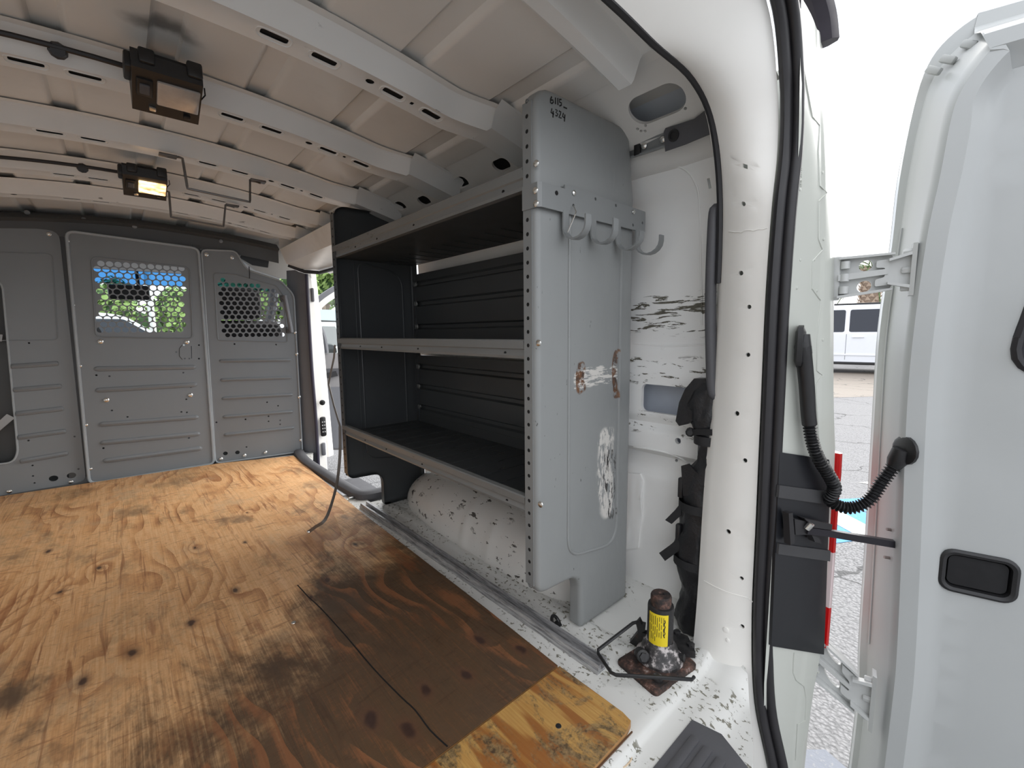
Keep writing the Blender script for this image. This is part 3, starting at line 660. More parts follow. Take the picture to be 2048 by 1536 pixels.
# ================================================================== PARTITION
pt = thing('cargo_partition', (0, 2.82, 0), 'dark grey steel partition with perforated windows behind the cab', 'partition')
def py(x):
    if x < -.265: return 2.84
    if x < .25: return 2.84-.08*(x+.265)
    return 2.80-.244*(x-.25)
def pmap(off=0): return lambda x, z, d: V((x, py(x)-off+d, z))
def px_on(u, v, off=0):   # pixel to (x,z) on the partition surface
    y = 2.8
    for _ in range(12): p = at(u, v, Y=y); y = py(p.x)-off
    return (p.x, p.z)
def hexholes(poly, x0, z0, dx, dz, r, nx, nz, tilt=0, ins=None):
    out = []
    for j in range(nz):
        for i in range(nx+1):
            x = x0+dx*(i+(.5 if j % 2 else 0)); z = z0-dz*j+tilt*(x-x0)
            if all(inside((x+r*1.25*a, z+r*1.25*b), poly) for a, b in ((1, 0), (-1, 0), (0, 1), (0, -1), (.7, .7), (-.7, .7), (.7, -.7), (-.7, -.7))): out.append(circ(x, z, r, 12))
    return out
# centre panel
ctr = fillet([px_on(*q) for q in ((133, 463), (396, 498), (427, 926), (179, 966))], .03)
wq = [px_on(*q) for q in ((183, 515), (378, 536), (385, 677), (192, 674))]
wpoly = fillet(wq, .02)
hp = [px_on(*q) for q in ((189, 527), (357, 543))]
zc0 = px_on(189, 527)[1]; dx = (px_on(352, 543)[0]-px_on(189, 527)[0])/10
dz = (px_on(189, 527)[1]-px_on(202, 660)[1])/12
mesh_area = [px_on(*q) for q in ((178, 512), (372, 531), (379, 675), (190, 674))]
hol = hexholes(fillet(mesh_area, .01), zc0 and px_on(189, 527)[0]-.008, zc0, dx, dz, dx*.435, 13, 13, .0)
sm = [circ(*px_on(u, v), .0046, 8) for u, v in ((352, 704), (367, 690), (369, 717), (397, 690), (397, 717), (378, 717), (193, 750), (219, 752), (366, 745), (276, 777), (324, 776), (381, 774), (372, 798), (224, 820), (362, 823), (373, 824), (255, 833), (280, 842), (207, 895), (377, 875), (390, 898), (287, 912), (334, 905), (385, 832))]
slot = [[px_on(*q) for q in ((381, 692), (383, 692), (383.5, 717), (381.5, 717))]]
sm = [h for h in sm if all(inside(p, ctr) for p in h)]
mb = MB(); sheet(mb, ctr, hol+sm+slot, pmap(.018), None, .005); cp = mb.build('centre_panel', part_m, pt, smooth=0)
P = [V((x, py(x)-.020, z)) for x, z in ctr]; MB().tube(P+[P[0]], .0065, 6, False).build('rim', plain('partition_rim', (.36, .395, .42), .35), cp)
P = [V((x, py(x)-.019, z)) for x, z in fillet(wq, .025)]; MB().tube(P+[P[0]], .0035, 6, False).build('window_bead', part_m, cp)
def bead(px0, px1, parent, off, w=.013):
    a, b = px_on(*px0, off), px_on(*px1, off); mb = MB(); rings = []
    for k in (0, .008, .022, .04, .25, .5, .75, .96, .978, .992, 1):
        x, z = lerp(a[0], b[0], k), lerp(a[1], b[1], k); e_ = min(k, 1-k)/.04; s = 1 if e_ >= 1 else max(.12, math.sqrt(1-(1-e_)**2))
        rings.append([V((x, py(x)-off+.002-.012*h*s, z+q*w*s)) for q, h in ((-1, 0), (-.7, .7), (0, 1), (.7, .7), (1, 0))])
    return mb.loft(rings, False).build('bead', part_m, parent)
for q in (((187, 738), (393, 734)), ((190, 781), (395, 769)), ((197, 849), (398, 834)), ((200, 886), (401, 867)), ((205, 922), (405, 896))): bead(*q, cp, .018)
def bolt(p, n, parent, r=.009, mat=None):
    mb = MB(); mb.lathe(p, [(r, 0), (r*.95, r*.25), (r*.6, r*.5), (r*.2, r*.58)], 12, n); o = mb.build('bolt', mat or zinc, parent); return o
for u, v in ((201, 683), (374, 684), (213, 800), (381, 790), (135, 482), (146, 610), (160, 732), (172, 850), (181, 938)):
    x, z = px_on(u, v, .02); bolt(V((x, py(x)-.019, z)), (0, -1, 0), cp, .011 if u > 190 else .007)
P = [V((px_on(*q, .02)[0], 0, px_on(*q, .02)[1])) for q in ((365, 690), (359, 697), (359, 712), (365, 719))]; MB().tube([V((p.x, py(p.x)-.019, p.z)) for p in P], .0016, 5).build('latch_press', partd_m, cp)
# right panel
rq = [px_on(*q) for q in ((402, 500), (470, 503), (492, 540), (560, 562), (586, 590), (603, 902), (430, 926))]
rp_ = fillet(rq, [.025, .02, .03, .02, .03, .02, .03])
rw = fillet([px_on(*q) for q in ((427, 547), (470, 549), (500, 558), (552, 572), (566, 592), (574, 684), (435, 681))], .014)
a0 = px_on(440, 560); dxr = (px_on(520, 577)[0]-px_on(437, 570)[0])/6.55; dzr = (px_on(444, 560)[1]-px_on(451, 673)[1])/12.3
hol = hexholes([px_on(*q) for q in ((430, 553), (500, 561), (552, 575), (566, 594), (571, 681), (438, 679))], px_on(432, 560)[0], a0[1], dxr, dzr, dxr*.40, 12, 14)
sm = [circ(*px_on(u, v), .0046, 8) for u, v in ((468, 688), (551, 689), (533, 804), (555, 811), (536, 832), (536, 842), (559, 840), (559, 848), (490, 838), (432, 844), (492, 893))]
big = [circ(*px_on(u, v), .011, 12) for u, v in ((450, 906), (474, 904))]
mb = MB(); sheet(mb, rp_, hol+sm+big, pmap(.014), None, .005); rpn = mb.build('side_panel', part_m, pt, smooth=0)
P = [V((x, py(x)-.016, z)) for x, z in rp_]; MB().tube(P+[P[0]], .0045, 6, False).build('rim', MATS['partition_rim'], rpn)
P = [V((x, py(x)-.015, z)) for x, z in rw]; MB().tube(P+[P[0]], .003, 6, False).build('window_bead', part_m, rpn)
for q in (((438, 722), (583, 720)), ((440, 760), (584, 755)), ((443, 797), (586, 789)), ((445, 834), (587, 823)), ((447, 870), (589, 855))): bead(*q, rpn, .014, .010)
for u, v in ((413, 509), (464, 515), (591, 665), (594, 708), (599, 794), (602, 880), (442, 918), (489, 911), (531, 905)): x, z = px_on(u, v, .015); bolt(V((x, py(x)-.015, z)), (0, -1, 0), rpn, .010)
# left panel
lq = [(-.875, 1.19)]+[px_on(*q) for q in ((118, 462), (172, 962))]+[(-.875, .0)]
lp = fillet(lq, [.01, .04, .03, .01])
cut = fillet([px_on(*q) for q in ((-150, 560), (4, 560), (36, 905), (26, 925), (-150, 945))], [.03, .04, .03, .03, .03])
big = [circ(*px_on(u, v), .016, 14, .014) for u, v in ((107, 957), (143, 951))]
sm = [circ(*px_on(u, v), .004, 8) for u, v in ((58, 686), (61, 728), (57, 881), (65, 931), (66, 952), (69, 966), (157, 938), (149, 873))]
mb = MB(); sheet(mb, lp, [cut]+big+sm, pmap(0), None, .006); lpn = mb.build('side_panel', part_m, pt, smooth=0)
P = [V((x, py(x)-.001, z)) for x, z in cut]; MB().tube(P+[P[0]], .004, 6, False).build('cutout_rim', MATS['partition_rim'], lpn)
P = [V((x, py(x)-.001, z)) for x, z in fillet([px_on(*q) for q in ((-120, 500), (104, 508), (116, 680), (-100, 682))], .02)]; MB().tube(P+[P[0]], .002, 6, False).build('pressed_outline', part_m, lpn)
for q in (((21, 733), (118, 727)), ((26, 780), (124, 772)), ((30, 828), (128, 817)), ((35, 875), (133, 862)), ((39, 923), (137, 906))): bead(*q, lpn, 0, .012)
for u, v in ((98, 468), (142, 964), (19, 983)): x, z = px_on(u, v); bolt(V((x, py(x)-.001, z)), (0, -1, 0), lpn, .009)
mb = MB(); mb.box((-.95, 2.845, .13), (-.44, 2.92, .95)); mb.v = mb.v; mb.f.pop(2); mb.build('recess_box', partd_m, pt, smooth=0)
for a, b in (((-6, 675), (6, 676)), ((-10, 860), (24, 832))):
    p, q = at(*a, Y=2.83), at(*b, Y=2.83); MB().ribbon([p+V((-.25, .1, -.05)), p, q+V((-.004, .006, 0))], .03, .006, (0, 1, 0)).build('pale_strap', plain('pale_strap', (.34, .36, .37), .6), pt)
# frame strips: top flange to the roof, dividers and foot
mb = MB(); xs = frange(-.80, .62, 30)
mb.loft([[V((x, py(x)+.004, min(crown(x)-.075, 1.19))) for x in xs], [V((x, py(x)-.004, crown(x)-.012)) for x in xs], [V((x, py(x)-.03, crown(x)-.002)) for x in xs], [V((x, py(x)+.02, crown(x)+.03)) for x in xs]], False)
tf = mb.build('top_flange', partd_m, pt)
for u, v in ((55, 426), (168, 440), (269, 454), (441, 483)): x, z = px_on(u, v); bolt(V((x, py(x)-.012, z)), (0, -1, -.3), tf, .010, part_m)
mb = MB(); mb.box((-.33, 2.846, .0), (-.235, 2.87, 1.2)); mb.box((.20, 2.815, 0), (.30, 2.84, 1.16)); mb.box((.235, 2.792, 0), (.265, 2.82, 1.18)); mb.build('divider', partd_m, pt, smooth=0)
mb = MB(); xs = frange(-.85, .69, 20); mb.loft([[V((x, py(x)+.006, .035)) for x in xs], [V((x, py(x)-.002, .004)) for x in xs], [V((x, py(x)-.03, .001)) for x in xs]], False); mb.build('foot_flange', partd_m, pt)
mb = MB(); mb.prism([at(u, v, Y=2.79) for u, v in ((490, 497), (540, 508), (536, 535), (505, 530), (480, 515))], (0, .01, 0)); mb.build('corner_bracket', partd_m, pt)
p0, p1 = at(570, 596, Y=2.635), at(582, 660, Y=2.635)
gh = thing('grab_handle', at(578, 630, Y=2.70), 'small grey grab handle on the partition beside the doorway', 'handle')
MB().tube(catmull([p0+V((0, .055, 0)), p0+V((0, .003, .004)), p0, p1, p1+V((0, .003, -.004)), p1+V((0, .055, 0))], 4), .011, 8).build('grip', bpil_m, gh)
for p in (p0, p1): MB().box(p+V((-.014, .040, -.018)), p+V((.014, .056, .018)), None, .004).build('mounting_foot', partd_m, gh)
tg = thing('cable_tie', at(498, 545, Y=2.73), 'thin black cable tie hanging at the top of the right partition window', 'cable tie')
MB().tube([at(498, 533, Y=2.72), at(499, 545, Y=2.72), at(499, 557, Y=2.72)], .0022, 6).build('tail', rubber, tg)

# ================================================================== PLYWOOD
PT = .0135
def plysheet(name, outline, mat, label):
    root = thing(name, (0, 0, 0), label, 'plywood')
    MB().prism([V((x, y, .0005)) for x, y in outline], (0, 0, PT-.0015)).build('plies', edge_m, root, smooth=0)
    mb = MB(); mb.poly([V((x, y, PT)) for x, y in outline]); mb.loft([[V((x, y, PT)) for x, y in outline], [V((x, y, PT-.0018)) for x, y in outline]], True); mb.build('face_veneer', mat, root, smooth=0); return root
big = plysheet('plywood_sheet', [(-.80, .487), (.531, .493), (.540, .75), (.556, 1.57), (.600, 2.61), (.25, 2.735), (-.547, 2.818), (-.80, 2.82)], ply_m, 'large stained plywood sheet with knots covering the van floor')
small = plysheet('plywood_strip', [(-.80, .30)]+[(.505, .308), (.530, .315), (.5345, .335), (.5325, .489), (-.80, .483)], plyr_m, 'narrow yellow-orange plywood strip at the rear edge of the floor')
MB().box((-.8, .3045, .004), (.520, .3065, .0065)).build('glue_line', plain('dark_glue', (.10, .045, .02), .6), small, smooth=0)
for u, v, pr in ((1187, 833, None),): pass
for u, v in ((587, 1245), (1117, 1452)):
    p = at(u, v, Z=PT); MB().lathe(p, [(.0055, 0), (.005, .0008), (.002, .0008)], 12).build('screw_head', zinc if u < 700 else blackpl, big if u < 700 else small)
# long crack running through the veneer
cr = [at(u, v, Z=PT+.0002) for u, v in ((595, 1170), (618, 1195), (640, 1215), (690, 1270), (745, 1335), (800, 1392), (830, 1420), (860, 1460), (895, 1493))]
MB().ribbon(catmull(cr, 3), .0026, .0006, (0, 0, 1)).build('crack', dark, big)

# ================================================================== SHELF UNIT
X0, X1, Y0, Y1, ZT, ZB = .520, .856, .540, 1.612, 1.172, .148
su = thing('shelf_unit', ((X0+X1)/2, (Y0+Y1)/2, 0), 'tall grey steel cargo shelf unit with three shelves and scraped end', 'shelf')
prof = [(X0, ZT), (X0, ZB), (.664, ZB-.006), (.664, .004), (X1, .004), (X1, .60), (X1-.004, 1.02), (X1-.028, ZT)]
prof = fillet(prof, [.05, .03, .045, .012, .012, 0, 0, .03], 5)
def offset(loop, d):
    out = []; n = len(loop)
    A = sum(loop[i][0]*loop[(i+1) % n][1]-loop[(i+1) % n][0]*loop[i][1] for i in range(n)); sg = 1 if A > 0 else -1
    for i in range(n):
        t = (V(loop[(i+1) % n])-V(loop[i-1])).normalized(); nn = V((-t.y, t.x))*sg; out.append((loop[i][0]+nn.x*d, loop[i][1]+nn.y*d))
    return out
def end_panel(y, sgn, mat, name):
    """formed end panel at y, flange turned toward sgn*Y"""
    mb = MB(); inner = offset(prof, .013)
    sheet(mb, inner, [], lambda a, b, d: V((a, y, b)), None)
    loops = [[V((a, y, b)) for a, b in inner]]
    for k in range(1, 5):
        th = math.pi/2*k/4; lp_ = offset(prof, .013*(1-math.sin(th))); loops.append([V((a, y+sgn*.013*(1-math.cos(th)), b)) for a, b in lp_])
    loops.append([V((a, y+sgn*.034, b)) for a, b in prof]); mb.loft(loops, True)
    mb2 = MB(); return mb.build(name, mat, su, smooth=50)
near = end_panel(Y0, 1, end_m, 'end_panel'); near['label'] = 'scraped grey end panel facing the rear door'
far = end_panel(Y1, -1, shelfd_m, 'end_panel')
def emboss(y, sgn, parent, mat):
    L = fillet([(.615, .985), (.615, .14+.065), (.80, .105+.07), (.80, .95)], [.04, .045, .06, .06], 6)
    P = [V((a, y-sgn*.0003, b)) for a, b in L]; MB().tube(P+[P[0]], .0036, 8, False).build('pressed_outline', mat, parent)
emboss(Y0, 1, near, end_m); emboss(Y1, 1, far, shelfd_m)
for x in (.54, .60): MB().box((x-.002, Y1-.002, .2), (x+.002, Y1+.001, 1.1), None, .0008).build('pressed_line', shelfd_m, far)
# perforated posts (front flanges)
def post(ya, yb, mat, holes=True):
    mb = MB(); hs = []
    z = .165; ym = (ya+yb)/2
    while z < 1.15:
        hs.append(circ(ym, z, .0042, 8)); z += .0272
    sheet(mb, [(ya, ZB+.02), (yb, ZB+.02), (yb, ZT-.03), (ya, ZT-.03)], hs if holes else [], lambda a, b, d: V((X0-.0012+d, a, b)), None, .003)
    return mb.build('post', mat, su, smooth=0)
po = post(Y0+.012, Y0+.036, shelf_m); pf = post(Y1-.036, Y1-.004, shelfd_m)
MB().box((X0-.0009, Y0+.0135, ZB+.03), (X0-.0003, Y0+.0345, ZT-.04)).build('hole_backing', dark, po, smooth=0)
MB().box((X0-.0009, Y1-.034, ZB+.03), (X0-.0003, Y1-.006, ZT-.04)).build('hole_backing', dark, pf, smooth=0)
for u, v in ((1072, 327), (1077, 686), (1081, 1009)):
    p = at(u, v, X=X0-.002); bolt(V((X0-.0015, p.y, p.z)), (-1, 0, 0), po, .0068)
# shelves
wear_m = bpy.data.materials.new('shelf_lip_paint'); g = G(wear_m)
c = g.mix(g.noise(None, 5, 4), (.165, .170, .168), (.20, .205, .20)); q = g.xyz()
sc = g.math('MULTIPLY', g.step(g.noise(g.map((1, 3, 14)), 9, 5, .7), .60, .66), g.step(g.noise(g.map((1, 1, 1)), 4, 2), .52, .6)); c = g.mix(sc, c, (.05, .045, .04)); g.out(c, .36)
def shelf(zlo, zhi, floor_rel, tilt=0):
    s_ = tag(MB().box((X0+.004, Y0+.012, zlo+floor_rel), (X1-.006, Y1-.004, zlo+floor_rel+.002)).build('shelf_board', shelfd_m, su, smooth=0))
    h = zhi-zlo; yy = (Y0+.0365, Y1-.005)
    secs = [(.012, zhi), (.0, zhi-.001), (-.002, zhi-.004), (-.0015, zlo+h*.52), (.002, zlo+h*.46), (.002, zlo+.012), (-.0005, zlo+.006), (.001, zlo), (.016, zlo)]
    mb = MB(); mb.loft([[V((X0+a, y, z)) for a, z in secs] for y in yy], False); lip = mb.build('front_lip', wear_m, s_, smooth=30)
    for f in (.02, .2, .36, .58, .94):
        y = lerp(yy[1], yy[0], f); MB().lathe((X0+.0022, y, zlo+h*.25), [(.0042, 0), (.0042, .0012), (.001, .0013)], 8, (-1, 0, 0)).build('hole', dark, s_)
    MB().box((X1-.012, Y0+.02, zlo+floor_rel), (X1-.009, Y1-.005, zlo+floor_rel+.035)).build('back_lip', shelfd_m, s_, smooth=0)
    return s_
s1 = shelf(.986, 1.030, .002); s2 = shelf(.654, .694, .018); s3 = shelf(.324, .362, .006)
for k in range(14):   # press-formed ridges along the upper board, seen from below
    y = Y0+.10+.072*k; MB().box((.70, y-.0012, .9865), (X1-.02, y+.0012, .9885)).build('press_line', shelfd_m, s1, smooth=0)
for k in range(13):
    y = Y0+.13+.074*k; MB().box((.58, y-.002, .332), (X1-.03, y+.002, .3335), None, .0008).build('board_ridge', shelfd_m, s3)
rnd = random.Random(3)
for k in range(26):   # bare-metal scratches and perforations of the low board
    y = rnd.uniform(.62, 1.3); x = rnd.uniform(.66, .80); l = rnd.uniform(.004, .014)
    MB().box((x-l, y-.0012, .3325), (x+l, y+.0012, .3342)).build('bare_scratch', zinc, s3, smooth=0)
# back panels with pressed grooves
def backp(z0, z1, grooves):
    secs = [(X1-.004, z0), (X1-.010, z0+.002)]
    for zg in grooves: secs += [(X1-.010, zg-.012), (X1-.001, zg-.006), (X1-.001, zg+.006), (X1-.010, zg+.012)]
    secs += [(X1-.010, z1-.002), (X1-.004, z1)]
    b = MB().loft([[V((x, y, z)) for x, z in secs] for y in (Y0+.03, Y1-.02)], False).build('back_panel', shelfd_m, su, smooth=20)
    for zg in grooves:
        MB().box((X1-.020, Y1-.05, zg-.010), (X1-.011, Y1-.028, zg+.010), None, .003).build('clip', zinc, b)
backp(.700, .952, (.735, .83, .91)); backp(.345, .618, (.395, .484, .568))
# bracket tube at back upper
MB().box((X1-.014, Y1-.03, .02), (X1-.002, Y1-.012, 1.1)).build('rear_post', shelfd_m, su, smooth=0)
# marker writing on the end panel
def strokes(px_lists, parent, plane_y, r=.0013):
    for L in px_lists:
        P = [at(u, v, Y=plane_y) for u, v in L]; MB().ribbon(P if len(P) > 2 else P, r*2, .0004, (0, 1, 0)).build('marker_stroke', plain('marker_ink', (.008, .008, .008), .6), parent, smooth=0)
strokes([[(1103.5, 193), (1101, 199), (1101, 205), (1104, 207), (1107, 204), (1106, 200), (1102, 200)], [(1111, 195), (1111, 208)], [(1115.5, 196), (1116, 210)], [(1123, 199), (1119, 199), (1119, 204), (1123, 206), (1123, 210), (1119, 212)], [(1127, 214), (1134, 217)],
         [(1104, 217), (1102, 225), (1108, 228)], [(1106.5, 222), (1106, 235)], [(1111, 219), (1115, 221), (1112, 225), (1116, 228), (1114, 232), (1111, 231)], [(1118, 222), (1122, 224), (1121, 228), (1118, 235), (1123, 236)], [(1127, 226), (1125, 233), (1130, 236)], [(1130, 229), (1129, 243)]], near, Y0-.0006)

# ================================================================== HOOK RACK on the shelf end
hk = thing('hook_rack', at(1180, 420, Y=.53), 'grey steel hook rail with four curled hooks on the shelf end', 'hook rack')
PYK = .530
tl, tr = at(1122, 366, Y=PYK), at(1291, 427, Y=PYK); bl, br = at(1121, 425, Y=PYK), at(1289, 472, Y=PYK)
zt_, zb_ = tl.z, at(1135, 427, Y=PYK).z
xa, xb_ = .590, tr.x
hx = [at(u, v, Y=PYK).x for u, v in ((1127, 430), (1183, 445), (1233, 462), (1276, 478))]
mb = MB(); hs = [circ(at(u, v, Y=PYK).x, at(u, v, Y=PYK).z, .0035, 8) for u, v in ((1147, 411), (1191, 398), (1232, 411), (1266, 450), (1285, 446))]
outl = fillet([(xa, zt_), (xb_, zt_-.004), (xb_, zb_+.002), (xa, zb_)], [.002, .004, .004, .002], 3)
hs = [h for h in hs if all(inside(p, outl) for p in h)]
sheet(mb, outl, hs, lambda a, b, d: V((a, PYK-d, b)), None, -.004); mb.build('plate', shelf_m, hk, smooth=0)
mb = MB(); zc_ = [at(1072, 364, X=X0-.003).z, at(1072, 414, X=X0-.003).z]
mb.prism([V((X0-.0035, Y0+.036, zc_[1])), V((X0-.0035, PYK+.004, zc_[1])), V((X0+.004, PYK-.001, zc_[1])), V((xa+.003, PYK-.001, zc_[1]-.0)), V((xa+.003, PYK+.002, zc_[1])), V((X0+.005, PYK+.002, zc_[1])), V((X0-.0005, PYK+.006, zc_[1])), V((X0-.0005, Y0+.036, zc_[1]))], (0, 0, zc_[0]-zc_[1])); cb = mb.build('corner_bracket', shelf_m, hk, smooth=30)
p = at(1113, 386, Y=PYK-.001); MB().lathe(p, [(.0045, 0), (.0045, .0008)], 8, (0, -1, 0)).build('hole', dark, cb)
for u, v in ((1071, 381), (1072, 407)): p = at(u, v, X=X0-.0035); bolt(p, (-1, 0, 0), cb, .0068)
for u, v in ((1148, 386), (1267, 424)): bolt(at(u, v, Y=PYK-.001), (0, -1, 0), hk, .0055)
tips = ((1176, 428), (1231, 437), (1283, 462), (1323, 470)); bots = ((1150, 480), (1203, 490), (1252, 502), (1298, 510))
for i in range(4):
    x = hx[i]+.006; tip = at(*tips[i], X=x); bo = at(*bots[i], X=x)
    if i == 3: x = hx[i]-.002; tip = at(*tips[i], X=x); bo = at(*bots[i], X=x)
    y0_, y1_ = PYK, tip.y; zb = bo.z+.002; yc = (y0_+y1_)/2; R_ = abs(y0_-y1_)/2
    P = [V((x, PYK, zb_+.004)), V((x, PYK, (zb_+zb+R_)/2))]
    for k in range(0, 9):
        a = math.pi*k/8; P.append(V((x, yc+R_*math.cos(a), zb+R_*.85*(1-math.sin(a)))))
    P.append(V((x, y1_, tip.z)))
    MB().ribbon(P, .017, .0035, lambda i_: V((1, 0, 0)).cross((P[min(i_+1, len(P)-1)]-P[max(i_-1, 0)]).normalized())).build('hook', shelf_m, hk, smooth=40)
wc = thing('wire_clip', at(1150, 430, Y=.52), 'bent bare wire hanging in the first hook', 'wire')
MB().tube([at(1147, 412, Y=.526), at(1152, 424, Y=.515), at(1150, 430, Y=.515), at(1135, 465, Y=.515)], .0013, 6).build('wire', zinc, wc)

# ================================================================== FLOOR TRACK
tk = thing('floor_track', (.604, 1.03, 0), 'worn aluminium channel track screwed along the floor', 'track')
sec = [(-.021, 0), (-.021, .010), (-.018, .010), (-.016, .019), (-.010, .019), (-.009, .006), (.006, .006), (.007, .021), (.013, .021), (.014, .008), (.018, .008), (.020, .003), (.021, 0)]
MB().loft([[V((lerp(.604, .601, (y-.43)/1.2)+a, y, b)) for a, b in sec] for y in (.43, 1.63)], True, True).build('channel', alu_m, tk, smooth=0)
for y in (.50, .80, 1.1, 1.4): MB().lathe((.6025, y, .006), [(.004, 0), (.0035, .002), (.001, .0022)], 10).build('screw', zinc, tk)
# tie-down ring
rg = thing('tie_down_ring', at(1110, 1245, Z=0), 'small black tie-down ring on the floor by the shelf foot', 'ring')
c = at(1112, 1246, Z=.008); u_ = V((.8, .6, .0)); w_ = V((-.35, .5, .75)).normalized()
P = [c+u_*.019*math.cos(a)+w_*.016*math.sin(a) for a in [2*math.pi*k/18 for k in range(19)]]; MB().tube(P, .0042, 8, False).build('ring', blackpl, rg)
mb = MB(); mb.box(c+V((-.012, -.01, -.008)), c+V((.012, .01, -.003)), None, .002); mb.build('anchor_plate', blackpl, rg)
# hanging strap
hs_ = thing('hanging_strap', at(613, 1065, Z=PT), 'thin bent steel strap leaning from the shelf to the plywood', 'strap')
P = [at(670, 690, X=X0-.01), at(668, 715, X=X0-.012), at(657, 768, X=.500), at(668, 812, X=.505), at(680, 852, X=.508), at(680, 905, X=.495), at(675, 960, X=.468), at(664, 1005, X=.42), at(650, 1040, X=.378), at(632, 1053, X=.357), at(617, 1064, Z=PT+.007)]
MB().ribbon([P[0], P[1], P[2], P[3], P[4]], .007, .0022, lambda i_: V((-.75, -.65, 0.1))).build('strap_band', plain('dull_steel', (.21, .20, .19), .42, .7, .2, 30), hs_)
MB().ribbon(catmull(P[4:], 3), .011, .0022, lambda i_: V((-.75, -.65, 0.1))).build('strap_band', plain('dull_steel', (.21, .20, .19), .42, .7, .2, 30), hs_)
MB().lathe(at(618, 1063, Z=PT+.008), [(.008, 0), (.007, .003), (.003, .0035)], 10).build('rivet', zinc, hs_)

# ================================================================== UPPER WALL TRIM, GRAB HANDLE
tm = thing('corner_trim', at(1385, 260, X=.85), 'dark grey plastic trim piece in the upper rear corner', 'trim')
qs = [at(u, v, X=x) for u, v, x in ((1334, 262, .838), (1338, 254, .838), (1395, 236, .834), (1430, 208, .826), (1437, 262, .842), (1372, 289, .846), (1337, 301, .846))]
MB().prism(qs, (-.014, 0, -.006)).build('moulding', greypl, tm, smooth=30)
p = at(1348, 271, X=.826); MB().lathe(p, [(.012, -.004), (.012, .003), (.008, .003), (.008, .001), (.0, .001)], 16, (-1, 0, -.2)).build('grommet', blackpl, tm)
ml = thing('mounting_rail', at(1300, 290, X=.865), 'short grey mounting rail with two bolts above the wall panel', 'rail')
qa, qb = at(1268, 303, X=.846), at(1336, 280, X=.842)
MB().ribbon([qa+V((0, .08, .0)), qa, qb], .026, .006, (-1, 0, -.25)).build('rail_bar', shelf_m, ml)
MB().ribbon([qa+V((-.005, .08, .013)), qa+V((-.005, 0, .013)), qb+V((-.005, 0, .013))], .004, .010, (-1, 0, -.25)).build('rail_edge', shelf_m, ml); MB().ribbon([qa+V((-.005, .08, -.013)), qa+V((-.005, 0, -.013)), qb+V((-.005, 0, -.013))], .004, .010, (-1, 0, -.25)).build('rail_edge', shelf_m, ml)
for u, v in ((1288, 292), (1326, 279)): bolt(at(u, v, X=.838), (-1, 0, -.2), ml, .008)
mb = MB(); p = at(1275, 300, X=.838); mb.box(p+V((-.004, -.008, -.012)), p+V((.004, .008, .012)), None, .002); mb.build('end_block', blackpl, ml)
gr = thing('pillar_grab_handle', (.842, .345, .57), 'long dark grey grab handle on the rear pillar', 'handle')
P = [at(1446, 432, X=.850)+V((.02, -.012, -.01)), at(1441, 420, X=.846), at(1434, 418, X=.842), at(1427, 440, X=.838), at(1421, 600, X=.838), at(1423, 740, X=.838), at(1425, 775, X=.838), at(1432, 790, X=.84), at(1436, 770, X=.85)+V((.02, -.01, .01))]
MB().tube(catmull(P, 5), [.010]+[.0115]*0+[.0115]*(8*5), 10).build('grip', greypl, gr)
cbx = thing('wire_loop', at(1440, 352, X=.85), 'small black cable loop beside the rear pillar', 'cable')
MB().tube(catmull([at(1446, 335, X=.85), at(1437, 350, X=.85), at(1437, 360, X=.85), at(1446, 370, X=.85)], 4), .0018, 6).build('cable', rubber, cbx)

# ================================================================== BOTTLE JACK
jk_m = bpy.data.materials.new('jack_black_paint'); g = G(jk_m); f = g.noise(None, 55, 5, .7); g.out(g.ramp(f, [(.38, (.010, .010, .011)), (.60, (.020, .019, .019)), (.68, (.085, .045, .032))]), g.step(f, .3, .7, .35, .75)); g.bump(f, .4, .002)
rust_m = bpy.data.materials.new('jack_rusty_base'); g = G(rust_m); f = g.noise(None, 48, 5, .7); g.out(g.ramp(f, [(.38, (.012, .010, .010)), (.52, (.045, .025, .019)), (.62, (.13, .065, .048)), (.74, (.36, .34, .32))]), .7); g.bump(f, .6, .002)
cast_m = bpy.data.materials.new('jack_worn_casting'); g = G(cast_m); f = g.noise(None, 40, 5, .7); g.out(g.ramp(f, [(.40, (.018, .017, .017)), (.52, (.06, .055, .055)), (.60, (.50, .46, .45))]), .45)
jk = thing('bottle_jack', (.712, .363, 0), 'small black bottle jack with yellow label on rusty base', 'jack')
B = fillet([(.640, .424), (.621, .318), (.757, .300), (.790, .404)], .012, 4)
JM = MB(); JM.loft([[V((x, y, 0)) for x, y in B], [V((x, y, .007)) for x, y in B], [V((.712+(x-.712)*.93, .363+(y-.363)*.93, .011)) for x, y in B]], True, True); JM.build('base_plate', rust_m, jk)
JC = V((.716, .366, 0))
MB().lathe(JC, [(.050, .008), (.049, .016), (.040, .024), (.036, .038), (.0295, .048), (.0285, .052)], 20).build('casting', cast_m, jk)
cyl = MB().lathe(JC, [(.0268, .045), (.0268, .046), (.0268, .126), (.0262, .130), (.0225, .131)], 24).build('cylinder', jk_m, jk)
MB().lathe(JC, [(.0215, .12), (.0215, .150), (.0195, .1535), (.006, .1540), (.005, .152)], 20).build('ram', rust_m, jk)
